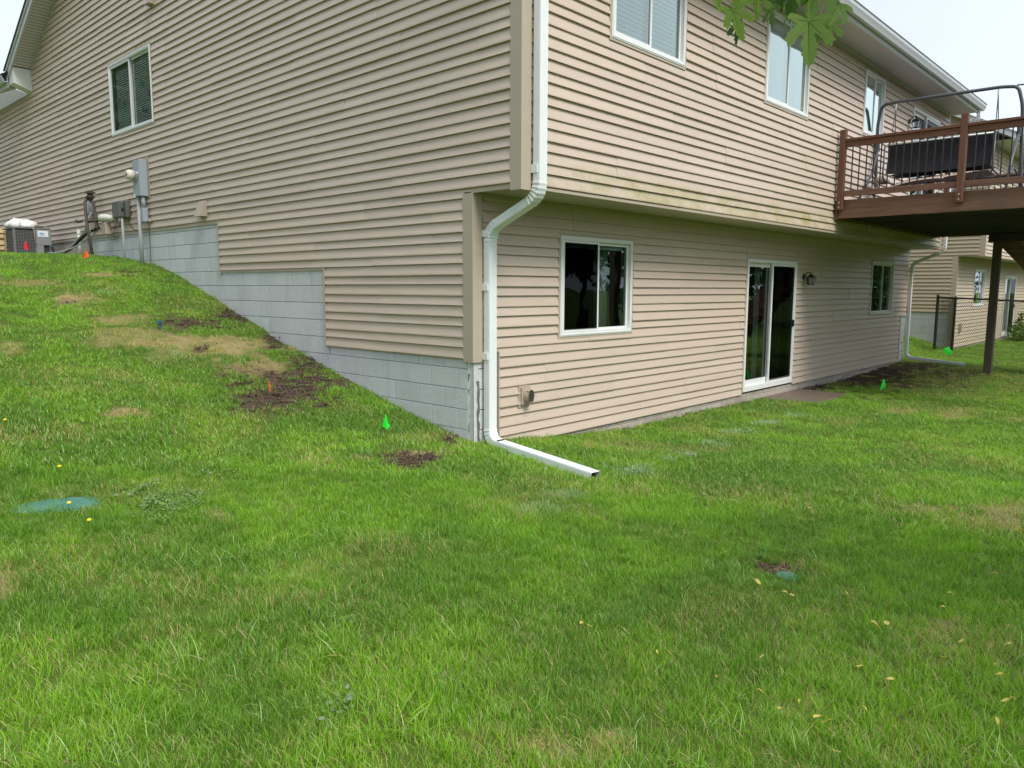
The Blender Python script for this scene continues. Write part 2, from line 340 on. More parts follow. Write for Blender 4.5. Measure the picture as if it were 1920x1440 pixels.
# patches of bare soil, straw, dark and lime grass, marking paint, weeds: (kind, x, y, 2x2 axes, strength)
BLOBS = [
('dirt',-0.72,1.93,0.408,-0.243,-0.014,-0.391,1), ('dirt',-1.26,1.64,0.298,-0.138,-0.054,-0.242,1), ('dirt',-1.12,2.27,0.339,-0.136,-0.011,-0.251,0.6),
('dirt',-0.94,-0.22,0.194,-0.132,-0.102,-0.160,1), ('dirt',-0.18,0.14,0.060,-0.098,-0.028,-0.108,1), ('dirt',-1.01,-0.47,0.106,-0.072,-0.057,-0.084,0.55),
('dirt',-0.09,4.59,0.254,-0.103,0.005,-0.198,0.8), ('dirt',-0.05,3.57,0.170,-0.115,-0.023,-0.198,0.9), ('dirt',-0.18,2.64,0.196,-0.144,-0.016,-0.228,0.8),
('dirt',-0.19,2.04,0.174,-0.097,-0.021,-0.142,1), ('dirt',-0.95,4.23,0.444,-0.085,0.031,-0.188,0.8), ('dirt',-0.74,6.64,0.152,-0.041,-0.001,-0.107,0.7),
('dirt',11.36,-0.37,0.287,-0.855,-0.422,-0.261,1), ('dirt',9.93,-0.13,0.293,-0.561,-0.442,-0.195,1), ('dirt',8.00,-0.08,0.357,-0.268,-0.281,-0.109,1),
('dirt',12.95,-0.54,0.233,-0.643,-0.257,-0.173,0.9), ('dirt',12.06,-1.47,0.327,-0.685,-0.401,-0.157,0.55), ('dirt',10.15,-1.47,0.434,-0.331,-0.507,-0.086,0.45),
('dirt',-1.94,5.21,0.118,-0.021,-0.009,-0.067,0.6), ('dirt',-1.18,3.32,0.088,-0.056,0.000,-0.120,0.7), ('dirt',-1.64,-3.77,0.011,-0.028,-0.012,-0.013,0.8),
('dirt',-2.05,-4.53,0.007,-0.017,-0.007,-0.004,0.7), ('dry',-0.83,3.30,0.514,-0.216,-0.008,-0.422,0.9), ('dry',-1.38,3.48,0.501,-0.127,-0.015,-0.291,0.8),
('dry',-1.64,4.33,0.375,-0.085,0.005,-0.226,0.6), ('dry',-1.90,5.33,0.294,-0.090,-0.009,-0.282,0.85), ('dry',-1.73,3.79,0.433,-0.111,0.028,-0.287,0.5),
('dry',-2.12,6.04,0.451,-0.057,0.043,-0.204,0.5), ('dry',-2.70,1.46,0.186,-0.049,-0.028,-0.129,0.8), ('dry',-2.12,3.48,0.218,-0.094,-0.002,-0.263,0.6),
('dry',-0.85,2.54,0.423,-0.185,-0.021,-0.332,0.8), ('dry',0.02,3.30,0.271,-0.132,0.064,-0.217,0.6), ('dry',-0.81,-0.07,0.205,-0.097,-0.092,-0.117,0.9),
('dry',-1.34,0.01,0.098,-0.057,-0.048,-0.079,0.5), ('dry',-3.05,3.23,0.115,-0.062,-0.007,-0.236,0.6), ('dry',-2.96,-0.70,0.092,-0.042,-0.043,-0.087,0.6),
('dry',-4.20,-1.11,0.040,-0.041,-0.036,-0.170,0.7), ('dry',-0.79,-3.44,0.070,-0.110,-0.068,-0.048,1), ('dry',1.33,-3.73,0.177,-0.148,-0.182,-0.038,0.45),
('dry',1.68,-4.17,0.205,-0.361,-0.177,-0.065,0.6), ('dry',-3.27,-3.70,0.081,-0.060,-0.074,-0.053,0.5), ('dry',-3.12,-3.84,0.070,-0.068,-0.062,-0.051,0.5),
('dry',-0.98,-4.43,0.054,-0.078,-0.044,-0.017,0.6), ('dry',-1.17,-4.39,0.046,-0.071,-0.035,-0.017,0.5), ('dry',6.65,-1.95,0.293,-0.369,-0.205,-0.108,0.45),
('dry',6.97,-2.70,0.235,-0.458,-0.281,-0.103,0.5), ('dry',-0.38,-3.02,0.813,-0.205,-0.779,-0.101,0.1), ('dry',2.19,-2.09,0.168,-0.153,-0.095,-0.068,0.3),
('dry',-1.18,6.53,0.266,-0.055,0.044,-0.160,0.7), ('dry',-1.29,-3.92,0.030,-0.056,-0.026,-0.021,0.5), ('dry',1.33,-4.30,0.064,-0.124,-0.055,-0.020,0.6),
('dry',-1.56,3.21,0.242,-0.190,0.008,-0.436,0.4), ('dry',-2.47,-0.74,0.098,-0.045,-0.041,-0.076,0.3), ('dry',-2.16,-4.55,0.092,-0.075,-0.085,-0.021,0.35),
('dry',-2.35,-4.22,0.094,-0.073,-0.086,-0.030,0.3), ('dry',-3.39,-3.54,0.085,-0.031,-0.071,-0.032,0.35), ('dry',1.72,-1.14,0.657,-0.224,-0.575,-0.137,0.3),
('dry',1.44,-0.66,0.568,-0.240,-0.373,-0.170,0.35), ('dark',-0.56,0.87,0.840,-0.281,-0.272,-0.376,0.8), ('dark',0.16,0.63,0.384,-0.285,-0.004,-0.318,0.6),
('dark',-2.90,0.28,0.147,-0.070,-0.064,-0.169,0.7), ('dark',-3.84,0.24,0.157,-0.073,-0.077,-0.288,0.6), ('dark',1.81,-2.42,1.608,-0.263,-1.212,-0.111,0.4),
('dark',3.75,-0.54,0.471,-0.646,-0.362,-0.350,0.4), ('dark',-2.66,-2.23,0.077,-0.059,-0.062,-0.074,0.8), ('dark',-3.99,-1.68,0.218,-0.083,-0.157,-0.249,0.5),
('dark',-0.12,-2.93,0.390,-0.332,-0.418,-0.162,0.35), ('dark',-4.02,-2.69,0.336,-0.087,-0.332,-0.197,0.35), ('dark',-2.12,-3.47,0.120,-0.292,-0.101,-0.181,0.3),
('dark',-3.33,-3.33,0.074,-0.097,-0.065,-0.106,0.5), ('lime',-1.69,0.58,0.411,-0.230,-0.120,-0.388,0.8), ('lime',-2.17,-2.30,0.268,-0.331,-0.211,-0.337,0.5),
('lime',5.03,-3.41,0.436,-1.277,-0.402,-0.250,0.6), ('lime',1.47,-3.34,0.428,-0.491,-0.374,-0.152,0.5), ('lime',-3.07,2.03,0.315,-0.156,-0.072,-0.524,0.5),
('lime',-2.89,-1.21,0.211,-0.103,-0.128,-0.184,0.5), ('lime',-0.31,-3.79,0.249,-0.326,-0.175,-0.106,0.4), ('lime',-3.93,-0.70,0.131,-0.065,-0.084,-0.238,0.2),
('paint',1.66,-1.40,0.090,-0.136,-0.082,-0.079,0.6), ('paint',2.37,-1.32,0.146,-0.118,-0.128,-0.064,0.8), ('paint',3.29,-1.21,0.172,-0.135,-0.148,-0.067,0.8),
('paint',4.14,-1.15,0.188,-0.181,-0.158,-0.082,0.7), ('paint',5.06,-1.12,0.184,-0.156,-0.118,-0.065,0.5), ('paint',0.56,-1.49,0.199,-0.150,-0.129,-0.102,0.55),
('paint',-0.54,-1.61,0.187,-0.096,-0.122,-0.078,0.3), ('paint',1.27,-1.42,0.082,-0.082,-0.059,-0.051,0.4), ('paint',-1.34,5.57,0.142,-0.063,-0.015,-0.175,0.3),
('paint',-1.54,3.11,0.041,-0.049,-0.001,-0.112,0.5), ('paint',-1.00,-1.73,0.191,-0.116,-0.148,-0.101,0.22), ('weed',-3.09,-0.41,0.248,-0.150,-0.117,-0.348,1),
('weed',-2.67,-0.07,0.200,-0.084,-0.087,-0.176,0.6), ('weed',-2.50,-0.37,0.102,-0.104,-0.039,-0.191,0.4), ('weed',-3.19,-2.50,0.040,-0.038,-0.035,-0.054,0.5),
('weed',-3.70,-3.11,0.061,-0.042,-0.058,-0.064,0.5), ('weed',-3.22,-3.22,0.049,-0.037,-0.039,-0.040,0.4),
('dirt',-0.80,-3.42,0.13,0,0,0.12,.75), ('dry',-0.80,-3.42,0.17,0,0,0.16,1)
]
def vnoise(x, y, s=0):
    """value noise in [0,1]"""
    xi = np.floor(x).astype(np.int64); yi = np.floor(y).astype(np.int64); fx = x-xi; fy = y-yi
    fx = fx*fx*(3-2*fx); fy = fy*fy*(3-2*fy)
    def h(a, b):
        v = (a*374761393+b*668265263+s*1442695041) & 0xffffffff
        v = ((v ^ (v >> 13))*1274126177) & 0xffffffff
        return ((v ^ (v >> 16)) & 0xffff)/65535.
    return (h(xi, yi)*(1-fx)+h(xi+1, yi)*fx)*(1-fy)+(h(xi, yi+1)*(1-fx)+h(xi+1, yi+1)*fx)*fy
def fbm(x, y, s=0, o=4):
    t = 0; a = .5; n = 0
    for i in range(o): t = t+a*vnoise(x*2**i, y*2**i, s+i); n += a; a *= .55
    return t/n
def masks(x, y):
    out = {k: np.zeros_like(x) for k in ('dirt', 'dry', 'dark', 'lime', 'paint', 'weed')}
    wx = (fbm(x*3.1, y*3.1, 21)-.5)*.9; wy = (fbm(x*3.1+40, y*3.1, 22)-.5)*.9
    fine = fbm(x*14, y*14, 23)-.5
    for k, bx, by, a, b, c, d, st in BLOBS:
        if k == 'dirt': a, b, c, d = a*1.35, b*1.7, c*1.35, d*1.7
        if k == 'paint': b, d, st = b*1.1, d*1.1, st*.8
        if k == 'dry': st = st*.86
        det = a*d-b*c; dx, dy = x-bx, y-by
        u = (d*dx-b*dy)/det; v = (-c*dx+a*dy)/det
        if k in ('dark', 'lime', 'weed'): r_ = np.sqrt((u+wx)**2+(v+wy)**2); m = 1-ss(.3, 1.25, r_)
        elif k == 'paint': r_ = np.sqrt(u**2+v**2); m = (1-ss(.5, 1.25, r_))*np.clip(.75+fine*2.4, 0, 1)
        else: r_ = np.sqrt((u+wx)**2+(v+wy)**2)+fine*1.6; m = 1-ss(.55, 1.15, r_)
        out[k] = np.maximum(out[k], m*st)
    return out
def grid_lines(a, b, step, far, n=26):
    core = list(np.arange(a, b+1e-6, step)); g = 1.32; lo = []; hi = []; d = step
    while a-sum(x for x in lo) > -far and len(lo) < n: d *= g; lo.append(d)
    A = [a]; 
    for x in lo: A.append(A[-1]-x)
    B_ = [b]
    for x in lo: B_.append(B_[-1]+x)
    return np.array(list(reversed(A[1:]))+core+B_[1:])
gx = grid_lines(-7, 22, .09, 500); gy = grid_lines(-7, 13, .09, 500)
XX, YY = np.meshgrid(gx, gy); ZZ = terrain(XX, YY)
mk = masks(XX.ravel(), YY.ravel())
mk['dirt'] = np.maximum(mk['dirt'], ((XX.ravel() > .05) & (XX.ravel() < 9) & (YY.ravel() > -.10) & (YY.ravel() < .2))*.8)
ZZ = ZZ - (mk['dirt']*.022).reshape(ZZ.shape) + (mk['dirt'].reshape(ZZ.shape) > .3)*(fbm(XX*9, YY*9, 5)-.5)*.07
ny, nx = XX.shape
verts = np.stack([XX.ravel(), YY.ravel(), ZZ.ravel()], 1)
idx = np.arange(nx*ny).reshape(ny, nx)
faces = np.stack([idx[:-1,:-1].ravel(), idx[:-1,1:].ravel(), idx[1:,1:].ravel(), idx[1:,:-1].ravel()], 1)
me = bpy.data.meshes.new('lawn_ground')
me.vertices.add(len(verts)); me.vertices.foreach_set('co', verts.ravel())
me.loops.add(faces.size); me.loops.foreach_set('vertex_index', faces.ravel())
me.polygons.add(len(faces)); me.polygons.foreach_set('loop_start', np.arange(0, faces.size, 4)); me.polygons.foreach_set('loop_total', np.full(len(faces), 4))
me.polygons.foreach_set('use_smooth', np.ones(len(faces), bool))
ca = me.color_attributes.new('soil', 'FLOAT_COLOR', 'POINT')
colv = np.zeros((len(verts), 4)); colv[:, 0] = mk['dirt']; colv[:, 1] = mk['dry']; colv[:, 2] = mk['paint']; colv[:, 3] = 1
ca.data.foreach_set('color', colv.ravel()); me.update(); me.validate()
gm = mat('soil_and_thatch', (.105,.165,.022), .95, .1, noise=[((6,6,6),.8,(.060,.10,.018),.4,.7),((60,60,60),.6,(.12,.10,.045),.52,.75),((.8,.8,.8),.4,(.085,.12,.03),.4,.7)], bump=[((45,45,45),.012)])
n_ = gm.node_tree; b_ = n_.nodes['Principled BSDF']; src = b_.inputs['Base Color'].links[0].from_socket
at = n_.nodes.new('ShaderNodeAttribute'); at.attribute_name = 'soil'; sep = n_.nodes.new('ShaderNodeSeparateColor'); n_.links.new(at.outputs['Color'], sep.inputs[0])
for ch, cc, c2 in ((1, (.46,.35,.19), (.20,.145,.08)), (0, (.070,.050,.038), (.165,.118,.083))):
    tn = n_.nodes.new('ShaderNodeTexNoise'); tn.inputs['Scale'].default_value = 38; tn.inputs['Detail'].default_value = 6; tn.inputs['Roughness'].default_value = .75
    gp = n_.nodes.new('ShaderNodeNewGeometry'); n_.links.new(gp.outputs['Position'], tn.inputs['Vector'])
    mr_ = n_.nodes.new('ShaderNodeMapRange'); mr_.inputs[1].default_value = .42; mr_.inputs[2].default_value = .68; n_.links.new(tn.outputs['Fac'], mr_.inputs[0])
    mc = n_.nodes.new('ShaderNodeMixRGB'); mc.inputs[1].default_value = (*cc,1); mc.inputs[2].default_value = (*c2,1); n_.links.new(mr_.outputs[0], mc.inputs[0])
    mx = n_.nodes.new('ShaderNodeMixRGB'); n_.links.new(sep.outputs[ch], mx.inputs[0]); n_.links.new(src, mx.inputs[1]); n_.links.new(mc.outputs[0], mx.inputs[2]); src = mx.outputs[0]
n_.links.new(src, b_.inputs['Base Color'])
me.materials.append(gm)
ground = structure(link('ground', me))

# ------------------------------------------------------------------ house builder
E_ = 0.1016
class Plane:
    """maps (u along the wall, o outwards, z) to world"""
    def __init__(s, kind, c): s.kind = kind; s.c = c
    def __call__(s, u, o, z):
        return (s.c-o, u, z) if s.kind == 'X' else (u, s.c-o, z)
def pbox(mb, P, u0, u1, o0, o1, z0, z1):
    a = P(u0, o0, z0); b = P(u1, o1, z1)
    mb.box(min(a[0],b[0]), max(a[0],b[0]), min(a[1],b[1]), max(a[1],b[1]), min(a[2],b[2]), max(a[2],b[2]))

def lap_profile(z0, z1, k0):
    """cross-section (o, z) of vinyl laps between z0 and z1; laps sit on multiples of E_"""
    pts = []
    k = math.floor((z0-k0)/E_+1e-4)
    z = z0
    while z < z1-1e-4:
        top = min(k0+(k+1)*E_, z1); base = k0+k*E_
        f0 = (z-base)/E_; f1 = (top-base)/E_
        pts.append((.029-.024*f0, z)); pts.append((.029-.024*f1, top))
        z = top; k += 1
    return pts
def siding_piece(P, u0, u1, z0, z1, k0, parent, m, end_gap=.0, name='siding_panel', into=None, lift=0.0, dz=0.0):
    pr = lap_profile(z0, z1, k0)
    pts = [(.001, z0-.0)] + [(o+lift, z+(dz if z < z1-.01 else 0)) for o, z in pr]
    pts.insert(1, (pts[1][0]-.0, z0-.011)); pts[0] = (.001, z0-.011)     # butt edge turned down
    mb = into or MB()
    n0 = len(mb.v)
    for u in (u0+end_gap, u1-end_gap):
        for o, z in pts: mb.v.append(P(u, o, z))
    k = len(pts)
    flip = P.kind == 'X'
    for i in range(k-1):
        q = (n0+i, n0+k+i, n0+k+i+1, n0+i+1)
        mb.f.append(q if not flip else q[::-1])
    # end caps
    for s_, u in ((0, u0+end_gap), (k, u1-end_gap)):
        n1 = len(mb.v); mb.v.append(P(u, .001, pts[-1][1])); cap = [n0+s_+i for i in range(k)]+[n1]
        mb.f.append(tuple(cap))
    if into is None: return mb.build(name, m, parent)

def wall_siding(P, u0f, u1f, z0, z1, openings, parent, m, k0=0.0, seed=1, visible=lambda u, z: True, plen=3.7, joined=None):
    """courses of double-lap panels; openings = (u0,u1,z0,z1); u0f/u1f may depend on z"""
    rn = random.Random(seed); rest = joined if joined is not None else MB()
    kk = math.floor((z0-k0)/(2*E_)+1e-4)
    off = 0
    while k0+kk*2*E_ < z1-1e-3:
        za = max(z0, k0+kk*2*E_); zb = min(z1, k0+(kk+1)*2*E_); kk += 1
        off = (off+plen*rn.choice((.31,.42,.55,.66))) % plen
        ua, ub = u0f(za), u1f(za)
        tch = [o for o in openings if o[2] < zb-1e-3 and o[3] > za+1e-3 and o[0] < ub and o[1] > ua]
        us = sorted({ua, ub}|{x for o in tch for x in o[:2] if ua < x < ub})
        for s, e in zip(us[:-1], us[1:]):
            if e-s < .02: continue
            o = next((o for o in tch if o[0] < (s+e)/2 < o[1]), None)
            zz = [(za, zb)] if o is None else [q for q in ((za, o[2]), (o[3], zb)) if q[1]-q[0] > .004]
            for a, b in zz:
                c = math.floor((s-off)/plen)+1; vs = [s]
                while off+c*plen < e-.12:
                    if off+c*plen > s+.12: vs.append(off+c*plen)
                    c += 1
                vs.append(e)
                for i, (p, q) in enumerate(zip(vs[:-1], vs[1:])):
                    lift = .0042 if (i+kk) % 2 else 0
                    if joined is None and visible((p+q)/2, a):
                        siding_piece(P, p-(.015 if i else 0), q, a, b, k0, parent, m, lift=lift+rn.random()*.0008, dz=rn.uniform(-.0022, .0022))
                    else:
                        siding_piece(P, p, q, a, b, k0, parent, m, into=rest)
    if joined is None and rest.v:
        stuff(rest.build('upper_siding', m, parent))
    return rest

def wall_sheet(P, u0, u1, z0, z1, openings, parent, m, name='sheathing', into=None):
    mb = into or MB()
    us = sorted({u0, u1}|{x for o in openings for x in o[:2]}); zs = sorted({z0, z1}|{x for o in openings for x in o[2:]})
    us = [x for x in us if u0 <= x <= u1]; zs = [x for x in zs if z0 <= x <= z1]
    for a, b in zip(us[:-1], us[1:]):
        for c, d in zip(zs[:-1], zs[1:]):
            mu, mz = (a+b)/2, (c+d)/2
            if any(o[0] < mu < o[1] and o[2] < mz < o[3] for o in openings): continue
            q = [P(a, 0, c), P(b, 0, c), P(b, 0, d), P(a, 0, d)]
            mb.quad(*(q if P.kind == 'Y' else q[::-1]))
    if into is None: return mb.build(name, m, parent)

def frame4(mb, P, u0, u1, z0, z1, w, o0, o1, wb=None):
    wb = wb or w
    pbox(mb, P, u0, u0+w, o0, o1, z0, z1); pbox(mb, P, u1-w, u1, o0, o1, z0, z1)
    pbox(mb, P, u0+w, u1-w, o0, o1, z1-w, z1); pbox(mb, P, u0+w, u1-w, o0, o1, z0, z0+wb)

def window(P, u0, u1, z0, z1, parent, style='dark', far=False, reverse=False):
    """sliding window: white frame with two sashes in a tan channel"""
    f = MB(); frame4(f, P, u0, u1, z0, z1, .042, -.05, .032)
    if style != 'far': frame4(f, P, u0+.012, u1-.012, z0+.012, z1-.012, .012, .032, .037)
    win = f.build('window', M['white'], parent)
    ch = MB()
    for g in ((u0-.028, u0-.001), (u1+.001, u1+.028)): pbox(ch, P, g[0], g[1], .0, .026, z0-.028, z1+.028)
    pbox(ch, P, u0-.001, u1+.001, .0, .026, z1+.001, z1+.028)
    pbox(ch, P, u0-.001, u1+.001, .0, .026, z0-.028, z0-.001)
    ch.build('trim_channel', M['trim'], win)
    um = (u0+u1)/2
    for i, (a, b) in enumerate(((u0+.044, um+.018), (um-.018, u1-.044))):
        front = (i == 0) != reverse
        oo = (.002, .024) if front else (-.028, -.006)
        s = MB(); frame4(s, P, a, b, z0+.044, z1-.044, .032, *oo)
        sash = s.build('sash', M['white'], win)
        oc = sum(oo)/2
        g = MB(); q = [P(a+.03, oc, z0+.07), P(b-.03, oc, z0+.07), P(b-.03, oc, z1-.07), P(a+.03, oc, z1-.07)]
        g.quad(*(q if P.kind == 'Y' else q[::-1]))
        g.build('pane', M['glassup'] if style == 'bright' or style == 'slats' else M['glassmid'] if style == 'halfslats' else M['glass'], win)
        if style == 'dark' and i == 0:
            g = MB(); q = [P(a+.03, oc+.014, z0+.07), P(b-.03, oc+.014, z0+.07), P(b-.03, oc+.014, z1-.07), P(a+.03, oc+.014, z1-.07)]
            g.quad(*(q if P.kind == 'Y' else q[::-1])); g.build('insect_screen', M['screen'], win)
    # room behind
    d = -.9
    r_ = MB(); A = P(u0, -.055, z0); B = P(u1, d, z1)
    ua, ub, za, zb = u0-.25, u1+.25, z0-.3, z1+.2
    def Q(*c):
        r_.quad(*[P(*k) for k in c])
    Q((ua,d,za),(ub,d,za),(ub,d,zb),(ua,d,zb))
    Q((ua,-.056,za),(ua,d,za),(ua,d,zb),(ua,-.056,zb)); Q((ub,-.056,za),(ub,d,za),(ub,d,zb),(ub,-.056,zb))
    Q((ua,-.056,za),(ub,-.056,za),(ub,d,za),(ua,d,za)); Q((ua,-.056,zb),(ub,-.056,zb),(ub,d,zb),(ua,d,zb))
    r_.build('room_interior', M['room'], win)
    jb = MB()   # jamb lining between frame and room
    frame4(jb, P, u0-.001, u1+.001, z0-.001, z1+.001, .03, -.12, -.051)
    jb.build('jamb', M['white'], win)
    if style in ('bright', 'slats', 'halfslats'):
        sl_ = MB(); pitch = {'bright': 3.0, 'slats': .046, 'halfslats': .036}[style]
        zlo = z0+.05
        n = max(1, int((z1-.06-zlo)/pitch))
        for i in range(n):
            z = zlo+i*pitch
            if style == 'bright': dz, do = z1-.05-zlo, .0
            elif style == 'slats': dz, do = pitch*1.05, .012
            else: dz, do = .029, .010
            bo = -.056 if style == 'halfslats' else -.046
            sl_.quad(P(u0+.045, bo, z), P(u1-.045, bo, z), P(u1-.045, bo-do, z+dz), P(u0+.045, bo-do, z+dz))
        sl_.build('blind', M['blindup'] if style != 'halfslats' else M['blind'], win)
    if style == 'dark':
        b = MB(); pbox(b, P, u0+.05, u1-.05, -.13, -.08, z1-.115, z1-.055); b.build('blind', M['blind'], win)
        c = MB(); pbox(c, P, u1-.30, u1-.10, -.30, -.27, z0-.1, z1); c.build('curtain', M['curtain'], win)
        c = MB(); um2 = um+.22
        c.tube([P(um2+.03, -.07, z1-.1), P(um2+.02, -.07, z1-.45), P(um2-.05, -.07, z1-.8), P(um2-.06, -.07, z0+.08)], .0022, 5); c.build('blind_cord', M['blind'], win)
    return win

def slider(P, u0, u1, z0, z1, parent, lower=True):
    f = MB(); frame4(f, P, u0, u1, z0, z1, .05, -.08, .035, .075)
    dr = f.build('sliding_door', M['white'], parent)
    ch = MB()
    for g in ((u0-.028, u0-.001), (u1+.001, u1+.028)): pbox(ch, P, g[0], g[1], .0, .026, z0, z1+.028)
    pbox(ch, P, u0-.001, u1+.001, .0, .026, z1+.001, z1+.028); ch.build('trim_channel', M['trim'], dr)
    um = (u0+u1)/2
    for i, (a, b) in enumerate(((u0+.052, um+.035), (um-.035, u1-.052))):
        oo = (-.04, -.012) if i == 0 else (.0, .026)
        s = MB(); frame4(s, P, a, b, z0+.077, z1-.052, .062 if i == 0 else .045, *oo, .09 if i == 0 else .05)
        s.build('door_leaf', M['white'], dr)
        oc = sum(oo)/2; g = MB()
        q = [P(a+.05, oc, z0+.11), P(b-.04, oc, z0+.11), P(b-.04, oc, z1-.09), P(a+.05, oc, z1-.09)]
        g.quad(*(q if P.kind == 'Y' else q[::-1])); g.build('pane', M['glass'], dr)
        if i == 1:
            g = MB(); q = [P(a+.05, oc+.018, z0+.11), P(b-.04, oc+.018, z0+.11), P(b-.04, oc+.018, z1-.09), P(a+.05, oc+.018, z1-.09)]
            g.quad(*(q if P.kind == 'Y' else q[::-1])); g.build('insect_screen', M['screen'], dr)
    h = MB(); pbox(h, P, u1-.098, u1-.06, .027, .055, (z0+z1)/2-.06, (z0+z1)/2+.05); h.build('handle', M['black'], dr, bevel=.004)
    r_ = MB(); d = -1.6; ua, ub, za, zb = u0-.5, u1+.5, z0-.02, z1+.2
    for q in (((ua,d,za),(ub,d,za),(ub,d,zb),(ua,d,zb)), ((ua,-.085,za),(ua,d,za),(ua,d,zb),(ua,-.085,zb)), ((ub,-.085,za),(ub,d,za),(ub,d,zb),(ub,-.085,zb)),
              ((ua,-.085,za),(ub,-.085,za),(ub,d,za),(ua,d,za)), ((ua,-.085,zb),(ub,-.085,zb),(ub,d,zb),(ua,d,zb))):
        r_.quad(*[P(*k) for k in q])
    r_.build('room_interior', M['room'], dr)
    cu = MB(); n = 26     # vertical fabric blinds gathered behind the right leaf
    spans = [(um+.10, um+.34), (u1-.36, u1-.09), (um-.24, um-.06)]
    for a, b in spans:
        k = int((b-a)/.018)
        prev = None
        for i in range(k+1):
            u = a+(b-a)*i/k; o = -.17+.02*math.sin(i*1.9)
            if prev: cu.quad(P(prev[0], prev[1], z0+.1), P(u, o, z0+.1), P(u, o, z1-.06), P(prev[0], prev[1], z1-.06))
            prev = (u, o)
    cu.build('curtain', M['curtain'], dr)
    return dr

def soffit(parent, x0, x1, y0, y1, z, m, pitch=.1, axis='x', name='soffit', slope=None):
    """ribbed soffit sheet; grooves run across the overhang"""
    mb = MB(); n = int(round((x1-x0)/pitch)); g = .007
    prof = []
    for i in range(n):
        a = x0+i*(x1-x0)/n; b = x0+(i+1)*(x1-x0)/n
        prof += [(a, 0), (a+pitch*.42, 0), (a+pitch*.46, g), (a+pitch*.5, 0), (b-pitch*.08, 0), (b-pitch*.04, g)]
    prof.append((x1, 0))
    for (a, ga), (b, gb) in zip(prof[:-1], prof[1:]):
        if axis == 'x': mb.quad((a, y0, z+ga), (a, y1, z+ga), (b, y1, z+gb), (b, y0, z+gb))
        else: mb.quad((y0, a, z+ga+slope(a)), (y1, a, z+ga+slope(a)), (y1, b, z+gb+slope(b)), (y0, b, z+gb+slope(b)))
    return mb.build(name, m, parent)

def downspout(parent, pts, w=.088, d=.062, ribs=True, name='downspout', seg=5):
    """rectangular metal downspout swept through points; corrugated at the bends; fluted face"""
    pts = [Vector(p) for p in pts]
    # widths: local frame with a fixed side axis (1,0,0)
    side = Vector((1, 0, 0))
    path = []; bend = []
    for i, p in enumerate(pts):
        if 0 < i < len(pts)-1:
            a, c = pts[i-1], pts[i+1]; r_ = min(.13, (a-p).length*.45, (c-p).length*.45)
            p0 = p+(a-p).normalized()*r_; p1 = p+(c-p).normalized()*r_
            for k in range(13):
                t = k/12; path.append(p0*(1-t)**2+p*2*t*(1-t)+p1*t*t); bend.append(k)
        else: path.append(p); bend.append(None)
    rings = []
    for i, p in enumerate(path):
        dd = (path[min(i+1, len(path)-1)]-path[max(i-1, 0)]).normalized()
        sd = (side-dd*side.dot(dd)).normalized(); nn = sd.cross(dd).normalized()
        k = bend[i]; s = 1.0
        if k is not None: s = 1.05 if k % 2 else .97
        hw, hd = w/2*s, d/2*s
        outline = []
        m_ = 5   # fluted wide faces
        for sgn in (1, -1):
            for j in range(m_*2+1):
                t = -1+2*j/(m_*2); dip = .0035 if j % 2 else 0
                outline.append((sgn*t*hw*.94, sgn*(hd-dip)))
            outline.append((sgn*hw, sgn*hd*.75)); outline.append((sgn*hw, -sgn*hd*.75))
        rings.append([p+sd*a+nn*b for a, b in outline])
    mb = MB(); mb.loft(rings, cap=False)
    # dark open mouth: an inner ring set back
    o = mb.build(name, M['whitemetal'], parent)
    inner = MB(); c = sum(rings[-1], Vector())/len(rings[-1]); dd = (path[-1]-path[-2]).normalized()
    inner.poly([c+(q-c)*.96-dd*.05 for q in rings[-1]]); inner.build('downspout_mouth', M['sheath'], o)
    return o

def gutter(parent, p0, p1, out, name='gutter'):
    """K-style gutter from p0 to p1; out = outward unit vector"""
    p0, p1, out = Vector(p0), Vector(p1), Vector(out); z = Vector((0,0,1))
    prof = [(0,0),(.0,-.12),(.07,-.125),(.085,-.09),(.105,-.05),(.11,-.012),(.125,0),(.115,.0),(.10,-.012),(.095,-.048),(.075,-.085),(.066,-.115),(.006,-.112),(.006,0)]
    mb = MB(); mb.loft([[q+out*a+z*b for a, b in prof] for q in (p0, p1)])
    return mb.build(name, M['fascia'], parent, fix=True)

def blocks(P, u0, u1, zlo, zhi, keep, parent, m, joint0=-.115, seed=0, joined=None):
    """running-bond concrete blocks; keep(uc, zc) selects, returns clip"""
    H_, L_ = .2032, .4064; g = .0035
    n0 = math.floor((zlo-joint0)/H_); n1 = math.ceil((zhi-joint0)/H_)
    for r_ in range(n0, n1):
        za, zb = joint0+r_*H_, joint0+(r_+1)*H_
        off = (L_/2 if r_ % 2 else 0)
        c = math.floor((u0-off)/L_)-1
        while off+c*L_ < u1:
            a, b = max(u0, off+c*L_), min(u1, off+(c+1)*L_); c += 1
            if b-a < .03: continue
            q = keep(a, b, za, zb)
            if not q: continue
            z0_, z1_ = max(za, q[0]), min(zb, q[1])
            if z1_-z0_ < .02: continue
            ax, bx = (a+g if a > u0 else a), (b-g if b < u1 else b)
            mb = joined or MB()
            prof = .0
            # chamfered face
            c0 = [P(ax, 0, z0_+g), P(bx, 0, z0_+g), P(bx, 0, z1_-g), P(ax, 0, z1_-g)]
            e = .003
            c1 = [P(ax+e, .006, z0_+g+e), P(bx-e, .006, z0_+g+e), P(bx-e, .006, z1_-g-e), P(ax+e, .006, z1_-g-e)]
            k = len(mb.v); mb.v += c0+c1
            fs = [(k+4,k+5,k+6,k+7),(k,k+1,k+5,k+4),(k+1,k+2,k+6,k+5),(k+2,k+3,k+7,k+6),(k+3,k,k+4,k+7)]
            mb.f += fs if P.kind == 'Y' else [f[::-1] for f in fs]
            if joined is None: mb.build('foundation_block', m, parent)

